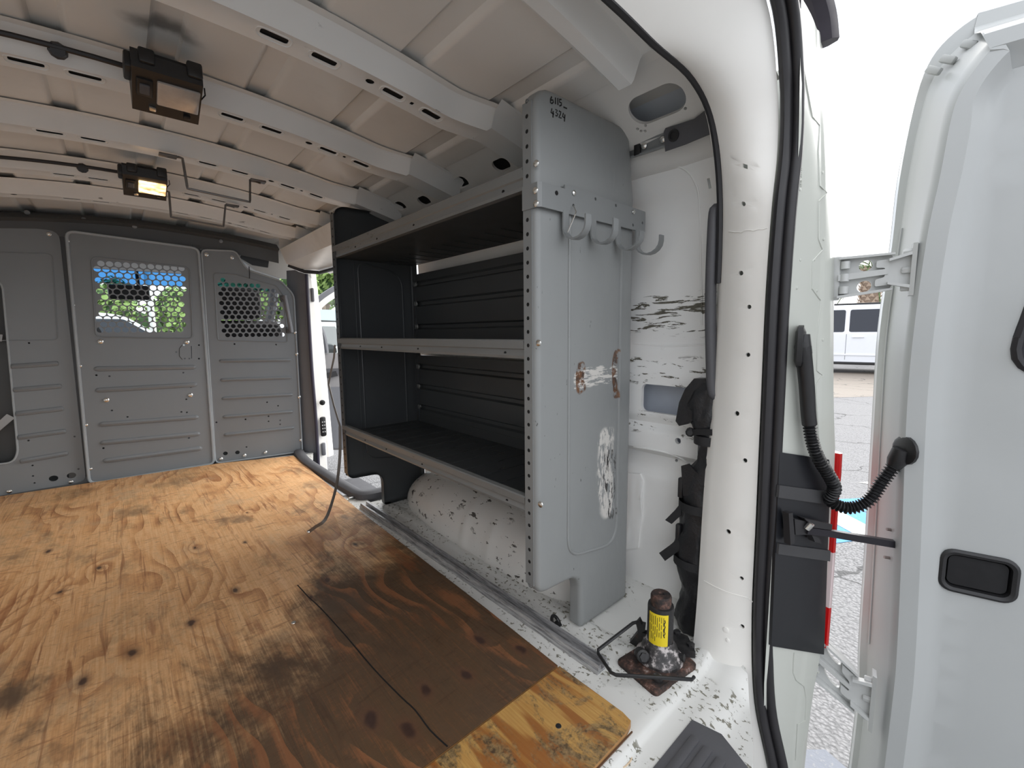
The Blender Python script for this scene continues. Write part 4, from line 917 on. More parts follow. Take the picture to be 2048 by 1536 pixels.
# label wraps the side facing the door
yl = plain('yellow_label', (.78, .60, .02), .45, 0, .12, 20); va = math.atan2(CAM.y-JC.y, CAM.x-JC.x)
def cylp(a, z, r=.0271): return V((JC.x+r*math.cos(a), JC.y+r*math.sin(a), z))
mb = MB(); aa = frange(va-.95, va+.62, 12); mb.loft([[cylp(a, .052) for a in aa], [cylp(a, .122) for a in aa]], False); lb = mb.build('label', yl, cyl)
ink = plain('label_ink', (.03, .028, .015), .6); rnd = random.Random(11)
for k in range(8):
    a = va-.84+.155*k; z = .118-.003*rnd.random()
    for j in range(3):
        z2 = z-rnd.uniform(.010, .022)
        if z2 < .056: break
        MB().ribbon([cylp(a, z, .02725), cylp(a, z2, .02725)], .0011, .0002, (math.cos(a), math.sin(a), 0)).build('print_line', ink, lb, smooth=0); z = z2-.004
P = [cylp(va+.32+.05*math.sin(k*2.4), .112-.005*k, .0273) for k in range(9)]; MB().ribbon(P, .0022, .0002, lambda i_: V((math.cos(va), math.sin(va), 0))).build('print_mark', ink, lb, smooth=0)
# pump socket, release valve, bracket and wire handle
a = V((.668, .380, .030)); MB().lathe(a, [(.013, -.012), (.013, .012), (.009, .014)], 12, (-.5, -.6, .35)).build('pump_socket', jk_m, jk); MB().lathe(a+V((-.006, -.007, .004)), [(.009, 0), (.009, .009)], 6, (-.5, -.6, .35)).build('hex_nut', jk_m, jk)
MB().lathe((.733, .331, .020), [(.008, -.004), (.008, .012), (.005, .013)], 10, (.2, -1, .2)).build('release_valve', jk_m, jk)
MB().prism([at(u, v, X=.715) for u, v in ((1252, 1295), (1276, 1265), (1272, 1248), (1279, 1240), (1284, 1250), (1291, 1252), (1290, 1262), (1283, 1266), (1293, 1268), (1300, 1262), (1303, 1300), (1268, 1312))], (.012, .006, 0)).build('pump_bracket', jk_m, jk)
MB().prism([V((.75, .395, .011)), V((.79, .40, .011)), V((.80, .345, .011)), V((.765, .31, .011)), V((.75, .33, .011))], (0, 0, .016)).build('side_bracket', jk_m, jk)
for x, y in ((.778, .40), (.790, .365), (.775, .325)): MB().lathe((x, y, .02), [(.008, 0), (.008, .012), (.004, .014)], 8).build('bracket_lug', jk_m, jk)
P = [at(1279, 1243, Z=.058), at(1266, 1246, Z=.055), at(1196, 1300, Z=.030), at(1197, 1308, Z=.029), at(1222, 1345, Z=.028), at(1232, 1350, Z=.028), at(1384, 1359, Z=.028), at(1388, 1354, Z=.026)]
MB().tube(P, .0036, 8).build('wire_handle', blackpl, jk)
MB().lathe(at(1315, 1358, Z=.012), [(.010, 0), (.010, .006), (.006, .007)], 10).build('base_bolt', cast_m, jk)

# ================================================================== TOOL BAG
bag_m = bpy.data.materials.new('black_nylon'); g = G(bag_m); f = g.noise(g.map((1, 1, .6)), 30, 4, .6); g.out(g.mix(f, (.006, .006, .007), (.018, .018, .020)), .42); g.bump(g.math('ADD', f, g.math('MULTIPLY', g.noise(None, 110, 3, .7), .4)), .55, .006)
web_m = plain('black_webbing', (.013, .013, .014), .7, 0, .3, 120, .4, 600)
bg = thing('tool_bag', (.86, .37, .02), 'tall black nylon tool bag strapped to the rear side wall', 'bag')
rows = [(.004, .395, .030), (.03, .398, .040), (.10, .385, .036), (.155, .392, .042), (.20, .398, .046), (.25, .388, .042), (.30, .386, .044), (.335, .384, .043), (.37, .386, .043), (.395, .382, .035), (.42, .370, .027), (.46, .367, .026), (.475, .368, .025), (.495, .378, .032), (.515, .384, .037), (.545, .383, .038), (.575, .378, .033), (.594, .373, .022), (.600, .371, .010)]
rings = []; nn = 28
for i, r_ in enumerate(rows[:-1]):
    for k in range(4):
        t = k/4; z = lerp(rows[i][0], rows[i+1][0], t); ymx = lerp(rows[i][1], rows[i+1][1], t); hw = lerp(rows[i][2], rows[i+1][2], t)
        ring = []
        for j in range(nn):
            a = 2*math.pi*j/nn; w = 1+.20*mnoise.noise((math.cos(a)*2.6, math.sin(a)*2.6+z*5, z*24))+.16*abs(mnoise.noise((math.cos(a)*5, math.sin(a)*5+z*30, z*30)))
            ring.append(V((.862+.034*math.cos(a)*w*(.6+.4*hw/.045), ymx-.012+(hw*math.sin(a)*w)-.02, z)))
        rings.append(ring)
MB().loft(rings, True, True).build('bag_body', bag_m, bg, smooth=60)
for z, yc in ((.47, .345), (.31, .364), (.175, .372)):
    ring = []
    for s_ in (-.010, .010):
        ring.append([V((.862+.040*math.cos(2*math.pi*j/24), yc-.005+.046*math.sin(2*math.pi*j/24)*(1 if z < .4 else .72), z+s_)) for j in range(24)])
    MB().loft(ring, True).build('webbing_strap', web_m, bg)
for u, v, du, dv in ((1366, 970, 6, 26), (1361, 1060, 6, 24)):
    MB().box(at(u, v+dv, X=.838)+V((-.006, 0, 0)), at(u-8, v-dv+10, X=.838)+V((.008, 0, 0)), None, .003).build('buckle', blackpl, bg)
for q in (((1362, 1005), (1350, 1020), (1330, 1040), (1343, 1048), (1362, 1030)), ((1358, 1075), (1340, 1090), (1318, 1106), (1330, 1122), (1360, 1100))):
    MB().prism([at(u, v, X=.832) for u, v in q], (.004, 0, 0)).build('strap_tail', web_m, bg)
p = at(1380, 865, X=.835); MB().lathe(p, [(.010, -.01), (.010, 0), (.006, .004)], 10, (-1, -.4, 0)).build('hook_knob', blackpl, bg)
MB().ribbon([at(1380, 865, X=.84), at(1400, 864, X=.826), at(1425, 865, X=.826)], .013, .003, (-1, 0, 0)).build('mounting_strap', web_m, bg)
MB().prism([at(u, v, X=.838) for u, v in ((1388, 757), (1370, 778), (1358, 805), (1351, 842), (1358, 852), (1376, 848), (1392, 836), (1412, 815), (1422, 780), (1410, 758))], (.028, 0, 0)).build('top_flap', bag_m, bg, smooth=60)
MB().prism([at(u, v, X=.83) for u, v in ((1362, 932), (1376, 928), (1404, 955), (1400, 990), (1366, 992))], (.006, 0, 0)).build('pocket_flap', bag_m, bg)

# ================================================================== ROOF LIGHTS, CABLES, WIRE BRACKETS
emis = bpy.data.materials.new('lit_lens'); g = G(emis); f = g.noise(g.map((1, 3, 1)), 25, 2); q = g.xyz()
g.out((.8, .45, .2), .3); g.put(g.b.inputs['Emission Color'], g.mix(f, (1, .42, .12), (1, .78, .42))); g.put(g.b.inputs['Emission Strength'], g.step(f, .35, .65, .35, 2.2))
lens_m = plain('clear_lens', (.50, .47, .44), .15, .3, .25, 40)
def dome(xc, yc, lens, label):
    d = thing('dome_light', (xc, yc, 1.245), label, 'light', 'black roof lights')
    mb = MB(); mb.prism([V((xc-.056, y, z)) for y, z in ((yc-.05, 1.250), (yc-.055, 1.243), (yc-.052, 1.216), (yc+.050, 1.176), (yc+.058, 1.180), (yc+.058, 1.250))], (.112, 0, 0))
    mb.box((xc-.066, yc-.035, 1.22), (xc-.05, yc+.03, 1.25), None, .004); mb.box((xc+.03, yc-.062, 1.225), (xc+.056, yc-.045, 1.255), None, .004); mb.box((xc-.045, yc-.062, 1.225), (xc-.02, yc-.045, 1.252), None, .004); mb.build('housing', blackpl, d)
    S = Matrix.Translation((xc, yc-.052, 1.216)) @ Matrix.Rotation(math.atan2(-.040, .102), 4, 'X')   # sloping lower face
    mb = MB(); mb.box((-.018, .018, -.005), (.053, .078, .002), S, .003); mb.build('lens', lens, d)
    mb = MB(); mb.box((-.050, .022, -.004), (-.024, .066, .002), S, .003); s_ = mb.build('switch', blackpl, d)
    mb = MB(); mb.box((-.045, .032, -.008), (-.029, .056, -.003), S, .002); mb.build('rocker', greypl, s_)
    for q in (-.024, .034): mb = MB(); mb.box((q-.006, .088, -.006), (q+.006, .098, 0), S, .002); mb.build('clip', zinc if q < 0 else blackpl, d)
    MB().tube([(xc+.056, yc+.01, 1.21), (xc+.066, yc+.0, 1.222), (xc+.064, yc-.01, 1.232)], .0014, 5).build('wire_end', rubber, d); return d
dome(.020, 1.112, lens_m, 'unlit black roof light nearest the rear door'); dome(.012, 1.865, emis, 'glowing black roof light further forward')
for yy, xs_, lab in ((1.19, (-.75, -.138, -.03), 'black cable clipped along the roof rib to the unlit light'), (1.985, (-.75, -.14, -.04), 'black cable clipped along the roof rib to the glowing light')):
    cbl = thing('roof_cable', (-.3, yy, 1.25), lab, 'cable', 'roof light cables')
    P = [V((x, yy-.012+.006*math.sin(x*9), crown(x)+.012)) for x in frange(xs_[0], xs_[2], 14)]; P.append(V((xs_[2]+.01, yy-.05, 1.235)))
    MB().tube(P, .0055, 8).build('cable', rubber, cbl)
    for x in (-.138, -.48): MB().lathe((x, yy-.012, crown(x)+.008), [(.013, -.008), (.015, 0), (.011, .008)], 10, (0, -1, -.4)).build('cable_clip', rubber, cbl)
rod_m = plain('dull_rod', (.16, .155, .15), .4, .8)
for a, b, c, d_, lab in (((335, 312), (365, 317), (375, 377), (500, 404), 'bent wire bracket under the roof beside the third rib'), ((300, 378), (338, 384), (342, 434), (447, 453), 'bent wire bracket under the roof beside the fourth rib')):
    Yr = at(*b, Z=1.235).y; A, Bq, Cq, Dq = at(*a, Y=Yr-.01), at(*b, Y=Yr), at(*c, Y=Yr), at(*d_, Y=Yr)
    e = at(*((500, 360) if d_[0] == 500 else (451, 410)), Y=Yr); wb_ = thing('wire_bracket', Bq, lab, 'bracket', 'bent wire brackets under the roof')
    P = [A, Bq+V((-.008, 0, .002)), Bq, Bq.lerp(Cq, .1), Bq.lerp(Cq, .92), Cq, Cq.lerp(Dq, .05), Cq.lerp(Dq, .95), Dq, Dq.lerp(e, .08), e, e+V((.03, 0, -.004))]
    MB().tube(P, .0036, 6).build('rod', rod_m, wb_)
    MB().box(A+V((-.02, -.012, -.002)), A+V((.022, .012, .004)), None, .001).build('mounting_tab', rod_m, wb_); MB().box(e+V((0, -.012, -.002)), e+V((.045, .012, .004)), None, .001).build('mounting_tab', rod_m, wb_)

# ================================================================== REAR DOOR (swung open)
PHI = math.radians(15); DA = V((math.sin(PHI), -math.cos(PHI), 0)); DN = V((-math.cos(PHI), -math.sin(PHI), 0)); DO = V((1.05, .085, 0))
def D(d, z, h): return DO+DA*d+DN*h+V((0, 0, z))
def dpx(u, v, h):
    p = atp(u, v, DO+DN*h, DN); return ((p-DO).dot(DA), p.z)
FPX = [(1716, 1420), (1720, 1300), (1733, 1100), (1748, 850), (1760, 660), (1784, 492), (1800, 355), (1828, 214), (1855, 132), (1896, 77), (1965, 27), (2048, 0)]
RPX = [(1777, 1420), (1788, 1300), (1797, 1100), (1806, 850), (1818, 690), (1846, 483), (1873, 355), (1892, 255), (1910, 196), (1946, 137), (2001, 73), (2048, 41)]
HR = .105
def full(left):
    zt = left[-1][1]; d0 = left[0][0]; wmid = .40
    L = [(d0-.006, -.40)]+left; R_ = [(2*wmid-a, b) for a, b in L[::-1]]; return L+R_
FL = full([dpx(u, v, 0) for u, v in FPX]); RL = full([dpx(u, v, HR) for u, v in RPX])
def smoothloop(L): return [tuple(p)[:2] for p in catmull([(a, b, 0) for a, b in L], 4)]
FL, RL = smoothloop(FL), smoothloop(RL)
def mixl(t): return [(lerp(a[0], b[0], t), lerp(a[1], b[1], t)) for a, b in zip(FL, RL)]
def inset(L, w):
    cx = .40; out = []
    for a, b in L:
        nx = w if a < cx else -w; f = min(1, abs(a-cx)/.28); top = max(b for _, b in L); bz = min(b for _, b in L)
        k = sstep(.0, .16, top-b); out.append((a+nx*(.35+.65*k), b-w*.9*(1-k)+(w if b < bz+.01 else 0)))
    return out
dr = thing('door_1', DO+DA*.05, 'white rear door swung wide open on two hinges', 'door', kind='structure')
dr.location.z = -.4; OFF[dr.name].z = -.4
loops = [(FL, -.03), (FL, 0), (mixl(.30), .006), (mixl(.36), .012), (mixl(.50), .022), (mixl(.86), .088), (mixl(.96), .101), (inset(RL, .004), HR+.002), (inset(RL, .030), HR+.004), (inset(RL, .050), HR-.010), (inset(RL, .066), HR-.018)]
mb = MB(); mb.loft([[D(a, b, h) for a, b in L] for L, h in loops], True)
inner = inset(RL, .066); HI = HR-.018
wleft = [dpx(u, v, HI) for u, v in ((2052, 748), (2022, 700), (2016, 640), (2024, 580), (2046, 535))]
win = fillet([(wleft[1][0]-.004, wleft[0][1]), (.62, wleft[0][1]), (.60, 1.12), (wleft[1][0]+.075, 1.12)], [.06, .05, .06, .08], 6)
hpx = [dpx(u, v, HI) for u, v in ((1878, 1090), (2040, 1124), (2036, 1206), (1876, 1180))]
hx0 = sum(p[0] for p in (hpx[0], hpx[3]))/2; hx1 = sum(p[0] for p in (hpx[1], hpx[2]))/2; hz0 = (hpx[2][1]+hpx[3][1])/2; hz1 = (hpx[0][1]+hpx[1][1])/2
hrec = rrect(hx0+.008, hx1-.008, hz0+.008, hz1-.008, .012, 5)
def dins(a, b, d):
    h = HI-.012*sstep(wleft[0][1]+.0, wleft[0][1]-.22, b)*0
    h += .008*sstep(.13, .16, a)*sstep(wleft[0][1]-.16, wleft[0][1]-.05, b)
    return D(a, b, h-d)
sheet(mb, inner, [win, hrec], dins, (frange(.08, .74, 20), frange(-.36, 1.2, 30)), .035, False)
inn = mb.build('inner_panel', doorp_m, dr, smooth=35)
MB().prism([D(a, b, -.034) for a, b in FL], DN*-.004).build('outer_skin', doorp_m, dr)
wg = MB().prism([D(a, b, HI-.03) for a, b in win], DN*.004).build('window_glass', tint_m, dr)
P = [D(a, b, HI+.006) for a, b in win]; MB().tube(P+[P[0]], .008, 8, False).build('window_seal', rubber, dr)
mb = MB(); ho = rrect(hx0, hx1, hz0, hz1, .020, 6); hi_ = rrect(hx0+.009, hx1-.009, hz0+.009, hz1-.009, .013, 6); hj = rrect(hx0+.0105, hx1-.0105, hz0+.0105, hz1-.0105, .012, 6)
mb.loft([[D(a, b, HI+q) for a, b in L] for L, q in ((ho, 0), (ho, .004), (rrect(hx0+.004, hx1-.004, hz0+.004, hz1-.004, .017, 6), .006), (hi_, .004), (hj, -.004), (hj, -.028))], True); mb.poly([D(a, b, HI-.028) for a, b in hj]); mb.build('pull_handle_cup', blackpl, dr)
mb = MB(); mb.prism([D(a, b, HI-.002) for a, b in rrect(hx0+.0125, hx1-.0125, hz0+.0125, hz1-.0125, .010, 5)], DN*-.004); mb.build('pull_handle_flap', plain('soft_black', (.008, .008, .009), .8), dr)
# studs and hem details on the door edge
for u, v in ((1797, 1062), (1792, 1118)):
    d_, z_ = dpx(u, v, .07); p = D(d_, z_, .07); MB().cyl(p, p+V((-.012, .016, .002)), .003, 8).build('stud', plain('bare_stud', (.35, .3, .28), .4, .8), dr)
P = [D(a, b, .012) for a, b in mixl(.33)[8:26]]; MB().tube(P, .002, 6).build('hem_bead', doorp_m, dr)
for u, v in ((1897, 118), (1940, 88), (1868, 140)):
    d_, z_ = dpx(u, v, .03); mb = MB(); M_ = Matrix.Translation(D(d_, z_, .028)) @ Matrix.Rotation(-PHI, 4, 'Z') @ Matrix.Rotation(math.radians(35), 4, 'X'); mb.box((-.006, -.012, -.006), (.006, .012, .006), M_, .003); mb.build('buffer', doorp_m, dr)
# hinges
def hinge(z0, z1, zA, zB, name):
    """two-armed pressed hinge from the body flange to the door edge"""
    h = MB(); A = V((.962, .150, zA)); Bp = D(.016, zB, .075)+V((0, 0, 0)); dv = Bp-A; dv.z = 0; L_ = dv.length; t = dv.normalized(); n = V((t.y, -t.x, 0))
    if n.dot(CAM-A) < 0: n = -n
    hh = (z1-z0)/2
    def f(a, b, d): return A+t*a+V((0, 0, b+(zB-zA)*sstep(.1, .9, a/L_)))+n*(-d)
    outl = fillet([(.0, -hh), (L_*.80, -hh*.86), (L_*.80, hh*.86), (0, hh)], [.006, .014, .014, .006], 4)
    mb = MB(); sheet(mb, outl, [circ(L_*.40, hh*.50, hh*.27, 14), circ(L_*.40, -hh*.52, hh*.29, 14)], f, None, .007)
    arm = mb.build(name, hinge_m, dr)
    for s_ in (-1, 1): MB().prism([f(a, s_*hh*b, 0) for a, b in ((0, 1.02), (L_*.8, .88), (L_*.8, .78), (0, .90))], n*.016).build('arm_flange', hinge_m, arm)
    MB().prism([f(a, b, 0) for a, b in ((.0, -.006), (L_*.72, -.004), (L_*.72, .006), (0, .006))], n*.012).build('centre_web', hinge_m, arm)
    for b in (-.62, 0, .62): MB().cyl(f(.010, b*hh-.007, -.008), f(.010, b*hh+.007, -.008), .0075, 10).build('knuckle', hinge_m, arm)
    MB().box(A+V((-.008, -.004, -hh*1.1)), A+V((.006, .012, hh*1.1)), None, .003).build('body_plate', hinge_m, arm)
    fk = fillet([(L_*.55, -hh*.62), (L_*.88, -hh*.60), (L_*1.05, -hh*.85), (L_*1.05, hh*.85), (L_*.88, hh*.60), (L_*.55, hh*.62), (L_*.55, hh*.28), (L_*.68, hh*.22), (L_*.68, -hh*.22), (L_*.55, -hh*.28)], .003, 2)
    mb = MB(); sheet(mb, fk, [], lambda a, b, d: f(a, b, d-.010), None, .012); mb.build('door_fork', hinge_m, arm)
    for s_ in (-1, 1): MB().prism([f(a, s_*hh*b, -.010) for a, b in ((L_*.72, .60), (L_*1.04, .85), (L_*1.04, .70), (L_*.72, .48))], n*.012).build('fork_rib', hinge_m, arm)
    mb = MB(); mb.loft([[f(L_*1.02, b, 0)+n*w for w in (-.004, .022)]+[f(L_*1.02, b, 0)+n*w+DA*.006+DN*.004 for w in (.022, -.004)] for b in frange(-hh*1.2, hh*1.2, 4)], True, True); mb.build('door_plate', hinge_m, arm, smooth=30)
    for b in (-.80, 0, .82): MB().lathe(f(L_*1.02, b*hh, -.010), [(.0068, 0), (.0068, .010), (.005, .012)], 6, -t).build('hex_bolt', hinge_m, arm)
    return arm
hinge(.772, .848, .806, .812, 'upper_hinge'); hinge(-.050, .050, .020, -.035, 'lower_hinge')
ld = copy_tree(dr, (0, 0, 0)); ld.name = 'door_3'; ld.location.x = -dr.location.x; ld.scale.x = -1
ld['label'] = 'white left rear door swung open, outside the picture'
# wiring boot
bt = thing('wiring_boot', at(1583, 690, X=.865), 'black corrugated wiring boot looping from body to rear door', 'boot')
bx = [(1583, 690, .868), (1590, 760, .862), (1597, 845, .862), (1606, 900, .866), (1630, 960, .880), (1660, 1000, .895), (1695, 1016, .912), (1735, 1003, .93), (1765, 962, .945), (1783, 925, .955)]
def oj(u, v, off): return ojamb(*find_st(ojamb, (-.3, 1.2), (-.1, 1.05), u, v, 30), -off)
bp3 = [oj(1583, 690, .020), oj(1590, 760, .020), oj(1597, 845, .020), oj(1606, 900, .024), oj(1630, 960, .034)]
bend = D(*dpx(1783, 925, .075), .10)
bp3 += [at(u, v, X=lerp(bp3[-1].x, bend.x, q)) for u, v, q in ((1660, 1000, .15), (1695, 1016, .35), (1735, 1003, .6), (1765, 962, .85))]+[bend]
P = catmull(bp3, 10); n0 = 20
smooth_part = P[:n0+1]; MB().tube(smooth_part, [lerp(.0135, .0125, i/n0) for i in range(n0+1)], 12).build('sleeve', blackpl, bt)
Q = []; rr = []; seg = P[n0:]
for i in range(len(seg)-1):
    for k in range(6): Q.append(seg[i].lerp(seg[i+1], k/6))
L_ = 0; prev = Q[0]
for p in Q: L_ += (p-prev).length; prev = p; rr.append(.0098+.0024*math.sin(L_/.0058*2*math.pi))
MB().tube(Q, rr, 12).build('corrugated_hose', blackpl, bt)
p = P[0]; mb = MB(); M_ = Matrix.Translation(p+V((.006, .008, .004))) @ Matrix.Rotation(math.radians(14), 4, 'Z'); mb.box((-.024, -.010, -.042), (.024, .006, .034), M_, .012); mb.build('body_grommet', blackpl, bt); mb = MB(); mb.tube([p+V((0, 0, .022)), p, P[3]], [.010, .0135, .0135], 10); mb.build('elbow', blackpl, bt)
p = P[-1]; e = D(*dpx(1800, 905, .09), .105); MB().tube([p, p.lerp(e, .5), e+V((0, 0, .010))], [.0115, .016, .014], 10).build('door_elbow', blackpl, bt)
MB().lathe(e+V((.004, -.006, .008)), [(.020, -.004), (.026, 0), (.026, .005), (.020, .008)], 16, (-.72, .68, 0)).build('door_grommet', blackpl, bt)
# tail light with its black backing panel
tl_ = thing('tail_light', (.95, .13, .03), 'tall red tail light with black backing panel on the body corner', 'tail light')
z0, z1 = .045, .462
bk = [find_st(ojamb, (-.3, .7), (-.1, 1.05), u, v, 30) for u, v in ((1553, 903), (1652, 919), (1655, 945), (1642, 1306), (1537, 1288))]
mb = MB(); sheet(mb, bk, [], lambda a, b, d: ojamb(a, b, -.006+d), (frange(.02, .5, 14), frange(.05, .95, 6)), .006); bkp = mb.build('backing_panel', plain('tail_backing', (.010, .011, .014), .38, 0, .1), tl_)
for va_, vb_ in ((978, 1000), (1095, 1112)):
    q = [find_st(ojamb, (-.3, .7), (-.1, 1.05), u, v, 30) for u, v in ((1548, va_-12), (1650, va_+2), (1649, vb_+6), (1546, vb_-8))]
    mb = MB(); sheet(mb, q, [], lambda a, b, d: ojamb(a, b, -.0105+d), None, .005); mb.build('foam_strip', plain('grey_foam', (.05, .05, .052), .8), bkp, smooth=0)
red = bpy.data.materials.new('red_lens'); g = G(red); g.out(g.mix(g.noise(None, 8, 2), (.62, .006, .008), (.75, .012, .012)), .12); g.put(g.b.inputs['Transmission Weight'], .15)
whl = plain('pale_lens', (.75, .62, .62), .12, 0, .05)
for za, zb_2, mt_ in ((z0, .135, red), (.135, .255, whl), (.255, z1, red)):
    mb = MB(); mb.loft([[V((.951, flg(z)-.010, z)), V((.957, flg(z)-.013, z)), V((.968, flg(z)-.006, z)), V((.977, flg(z)+.012, z)), V((.985, flg(z)+.06, z)), V((.955, flg(z)+.01, z))] for z in frange(za, zb_2, 6)], True, True); mb.build('lens', mt_, tl_, smooth=60)
# door check arm
ck = thing('door_check_arm', at(1600, 1050, X=.88), 'black door check arm reaching from the body to the rear door', 'check arm')
a, b = oj(1628, 1056, .022), D(*dpx(1803, 1092, .09), .085)
MB().ribbon([oj(1588, 1049, .022), a, a.lerp(b, .25), b], .010, .013, (0, 0, 1)).build('arm', plain('dark_steel', (.030, .028, .034), .4, .6), ck)
for q, w in ((((1552, 1018), (1560, 1018), (1565, 1075), (1556, 1080)), .012), (((1580, 1026), (1612, 1032), (1636, 1040), (1634, 1048), (1598, 1046)), .014), (((1566, 1030), (1600, 1036), (1600, 1060), (1568, 1058)), .010), (((1598, 1060), (1612, 1066), (1617, 1078), (1604, 1074)), .012)):
    MB().prism([oj(u, v, .012) for u, v in q], (-.004, -w, 0)).build('latch_plate', plain('dark_bracket', (.035, .034, .036), .5, .4), ck)
MB().cyl(oj(1585, 1046, .026), oj(1587, 1046, .026)+V((0, -.006, .012)), .006, 10).build('roller', zinc, ck)

# ================================================================== CAB beyond the partition
cab = thing('window_1', (0, 3.9, .6), 'windscreen with blue shade band seen through the perforated windows', 'windscreen', kind='structure')
hl = plain('headliner', (.82, .80, .77), .9)
mb = MB(); mb.box((-.85, 2.9, 1.13), (.85, 3.76, 1.235)); mb.build('ceiling_cab', hl, smooth=0, kind='structure', label='pale cab headliner above the front seats')
mb = MB(); mb.box((-.85, 2.9, -.2), (.85, 4.5, -.12)); mb.box((-.9, 4.45, -.3), (.9, 4.55, .62)); mb.build('floor_cab', partd_m, smooth=0, kind='structure', label='dark cab floor in front of the partition')
for sx in (-1, 1):
    MB().tube([(sx*.84, 3.70, 1.15), (sx*.88, 4.0, .94), (sx*.9, 4.45, .62)], .035, 8).build('windscreen_pillar', bpil_m, cab)
    MB().tube([(sx*.82, 2.86, 1.15), (sx*.86, 2.9, .6), (sx*.88, 2.9, -.1)], .045, 8).build('door_pillar', hl, cab)
def wsc(x, f): return V((x, lerp(4.42, 3.74, f), lerp(.64, 1.13, f)))
mb = MB(); mb.poly([wsc(-.88, 0), wsc(.88, 0), wsc(.85, .84), wsc(-.85, .84)]); mb.build('windscreen', clear_m, cab, smooth=0)
mb = MB(); mb.poly([wsc(-.85, .84), wsc(.85, .84), wsc(.84, 1), wsc(-.84, 1)]); mb.build('shade_band', band_m, cab, smooth=0)
mb = MB(); mb.prism([(-.86, 3.95, .62), (-.86, 4.45, .64), (-.86, 4.45, .2), (-.86, 4.0, .25), (-.86, 3.9, .5)], (1.72, 0, 0)); mb.build('dashboard', greypl, None, V((0, 4.2, .2)), smooth=0, label='grey dashboard under the windscreen', cat='dashboard')
mir = thing('rear_view_mirror', (.02, 3.75, 1.0), 'dark rear view mirror hanging at the windscreen', 'mirror')
a, b = at(214, 574, Y=3.7), at(300, 590, Y=3.7); MB().box((a.x, 3.69, b.z-.035), (b.x, 3.72, a.z+.02), None, .015).build('mirror_shell', blackpl, mir); MB().cyl((.03, 3.71, a.z), (.03, 3.80, a.z+.12), .01, 8).build('stem', blackpl, mir)
def seat(xc, label):
    s_ = thing('front_seat', (xc, 3.2, -.12), label, 'seat', 'front seats'); fab = plain('seat_fabric', (.055, .053, .056), .9, 0, .2, 40)
    MB().box((xc-.25, 3.12, .05), (xc+.25, 3.62, .22), None, .05).build('cushion', fab, s_)
    M_ = Matrix.Translation((xc, 3.10, .18)) @ Matrix.Rotation(math.radians(8), 4, 'X'); mb = MB(); mb.box((-.24, -.07, 0), (.24, .07, .62), M_, .06); mb.build('backrest', fab, s_)
    M_ = Matrix.Translation((xc, 3.03, .80)) @ Matrix.Rotation(math.radians(6), 4, 'X'); mb = MB(); mb.box((-.13, -.05, 0), (.13, .05, .19), M_, .045); mb.build('headrest', fab, s_)
    for q in (-.06, .06): MB().cyl((xc+q, 3.04, .74), (xc+q, 3.03, .84), .006, 6).build('headrest_rod', zinc, s_)
    MB().box((xc-.2, 3.15, -.12), (xc+.2, 3.55, .05)).build('seat_base', partd_m, s_, smooth=0)
seat(.45, 'dark fabric front seat behind the right perforated window'); seat(-.40, 'dark fabric front seat behind the left partition panel')
# open front passenger door seen through the sliding doorway
fd = thing('door_2', (1.2, 3.2, -.3), 'open front passenger door with grey trim outside the doorway', 'door', kind='structure')
YD = 3.3
def fp(u, v, y=YD): return at(u, v, Y=y)
body = [fp(u, v) for u, v in ((630, 708), (705, 705), (720, 900), (640, 900))]
mb = MB(); mb.prism(body, (0, .08, 0)); mb.build('door_trim', plain('door_trim_grey', (.30, .29, .29), .6), fd, smooth=20)
MB().prism([fp(u, v, YD-.02) for u, v in ((640, 738), (700, 736), (702, 748), (641, 750))], (0, .03, 0)).build('armrest', greypl, fd)
MB().prism([fp(u, v, YD-.02) for u, v in ((642, 775), (704, 773), (712, 895), (645, 897))], (0, .03, 0)).build('door_pocket', bpil_m, fd)
MB().prism([fp(u, v, YD-.03) for u, v in ((646, 748), (672, 742), (676, 752), (648, 758))], (0, .03, 0)).build('door_handle', blackpl, fd)
P = [fp(u, v) for u, v in ((618, 625), (635, 604), (655, 588), (680, 575), (720, 566))]; P2 = [fp(u, v) for u, v in ((622, 634), (638, 612), (658, 596), (682, 583), (720, 574))]
MB().ribbon(catmull(P, 3), .05, .035, (0, 1, 0)).build('window_frame', bpil_m, fd); MB().ribbon(catmull(P2, 3), .04, .05, (0, 1, 0)).build('window_frame', jamb_m, fd)
mb = MB(); mb.poly([fp(u, v, YD+.03) for u, v in ((622, 640), (640, 612), (680, 582), (720, 574), (720, 706), (630, 708))]); mb.build('door_glass', clear_m, fd, smooth=0)
MB().tube(catmull([fp(636, 653), fp(642, 660), fp(648, 680), fp(652, 706)], 3), .022, 8).build('quarter_divider', bpil_m, fd)
MB().lathe(fp(658, 702, YD+.10), [(.05, -.03), (.06, 0), (.05, .03)], 14, (0, 1, 0)).build('door_mirror', blackpl, fd)

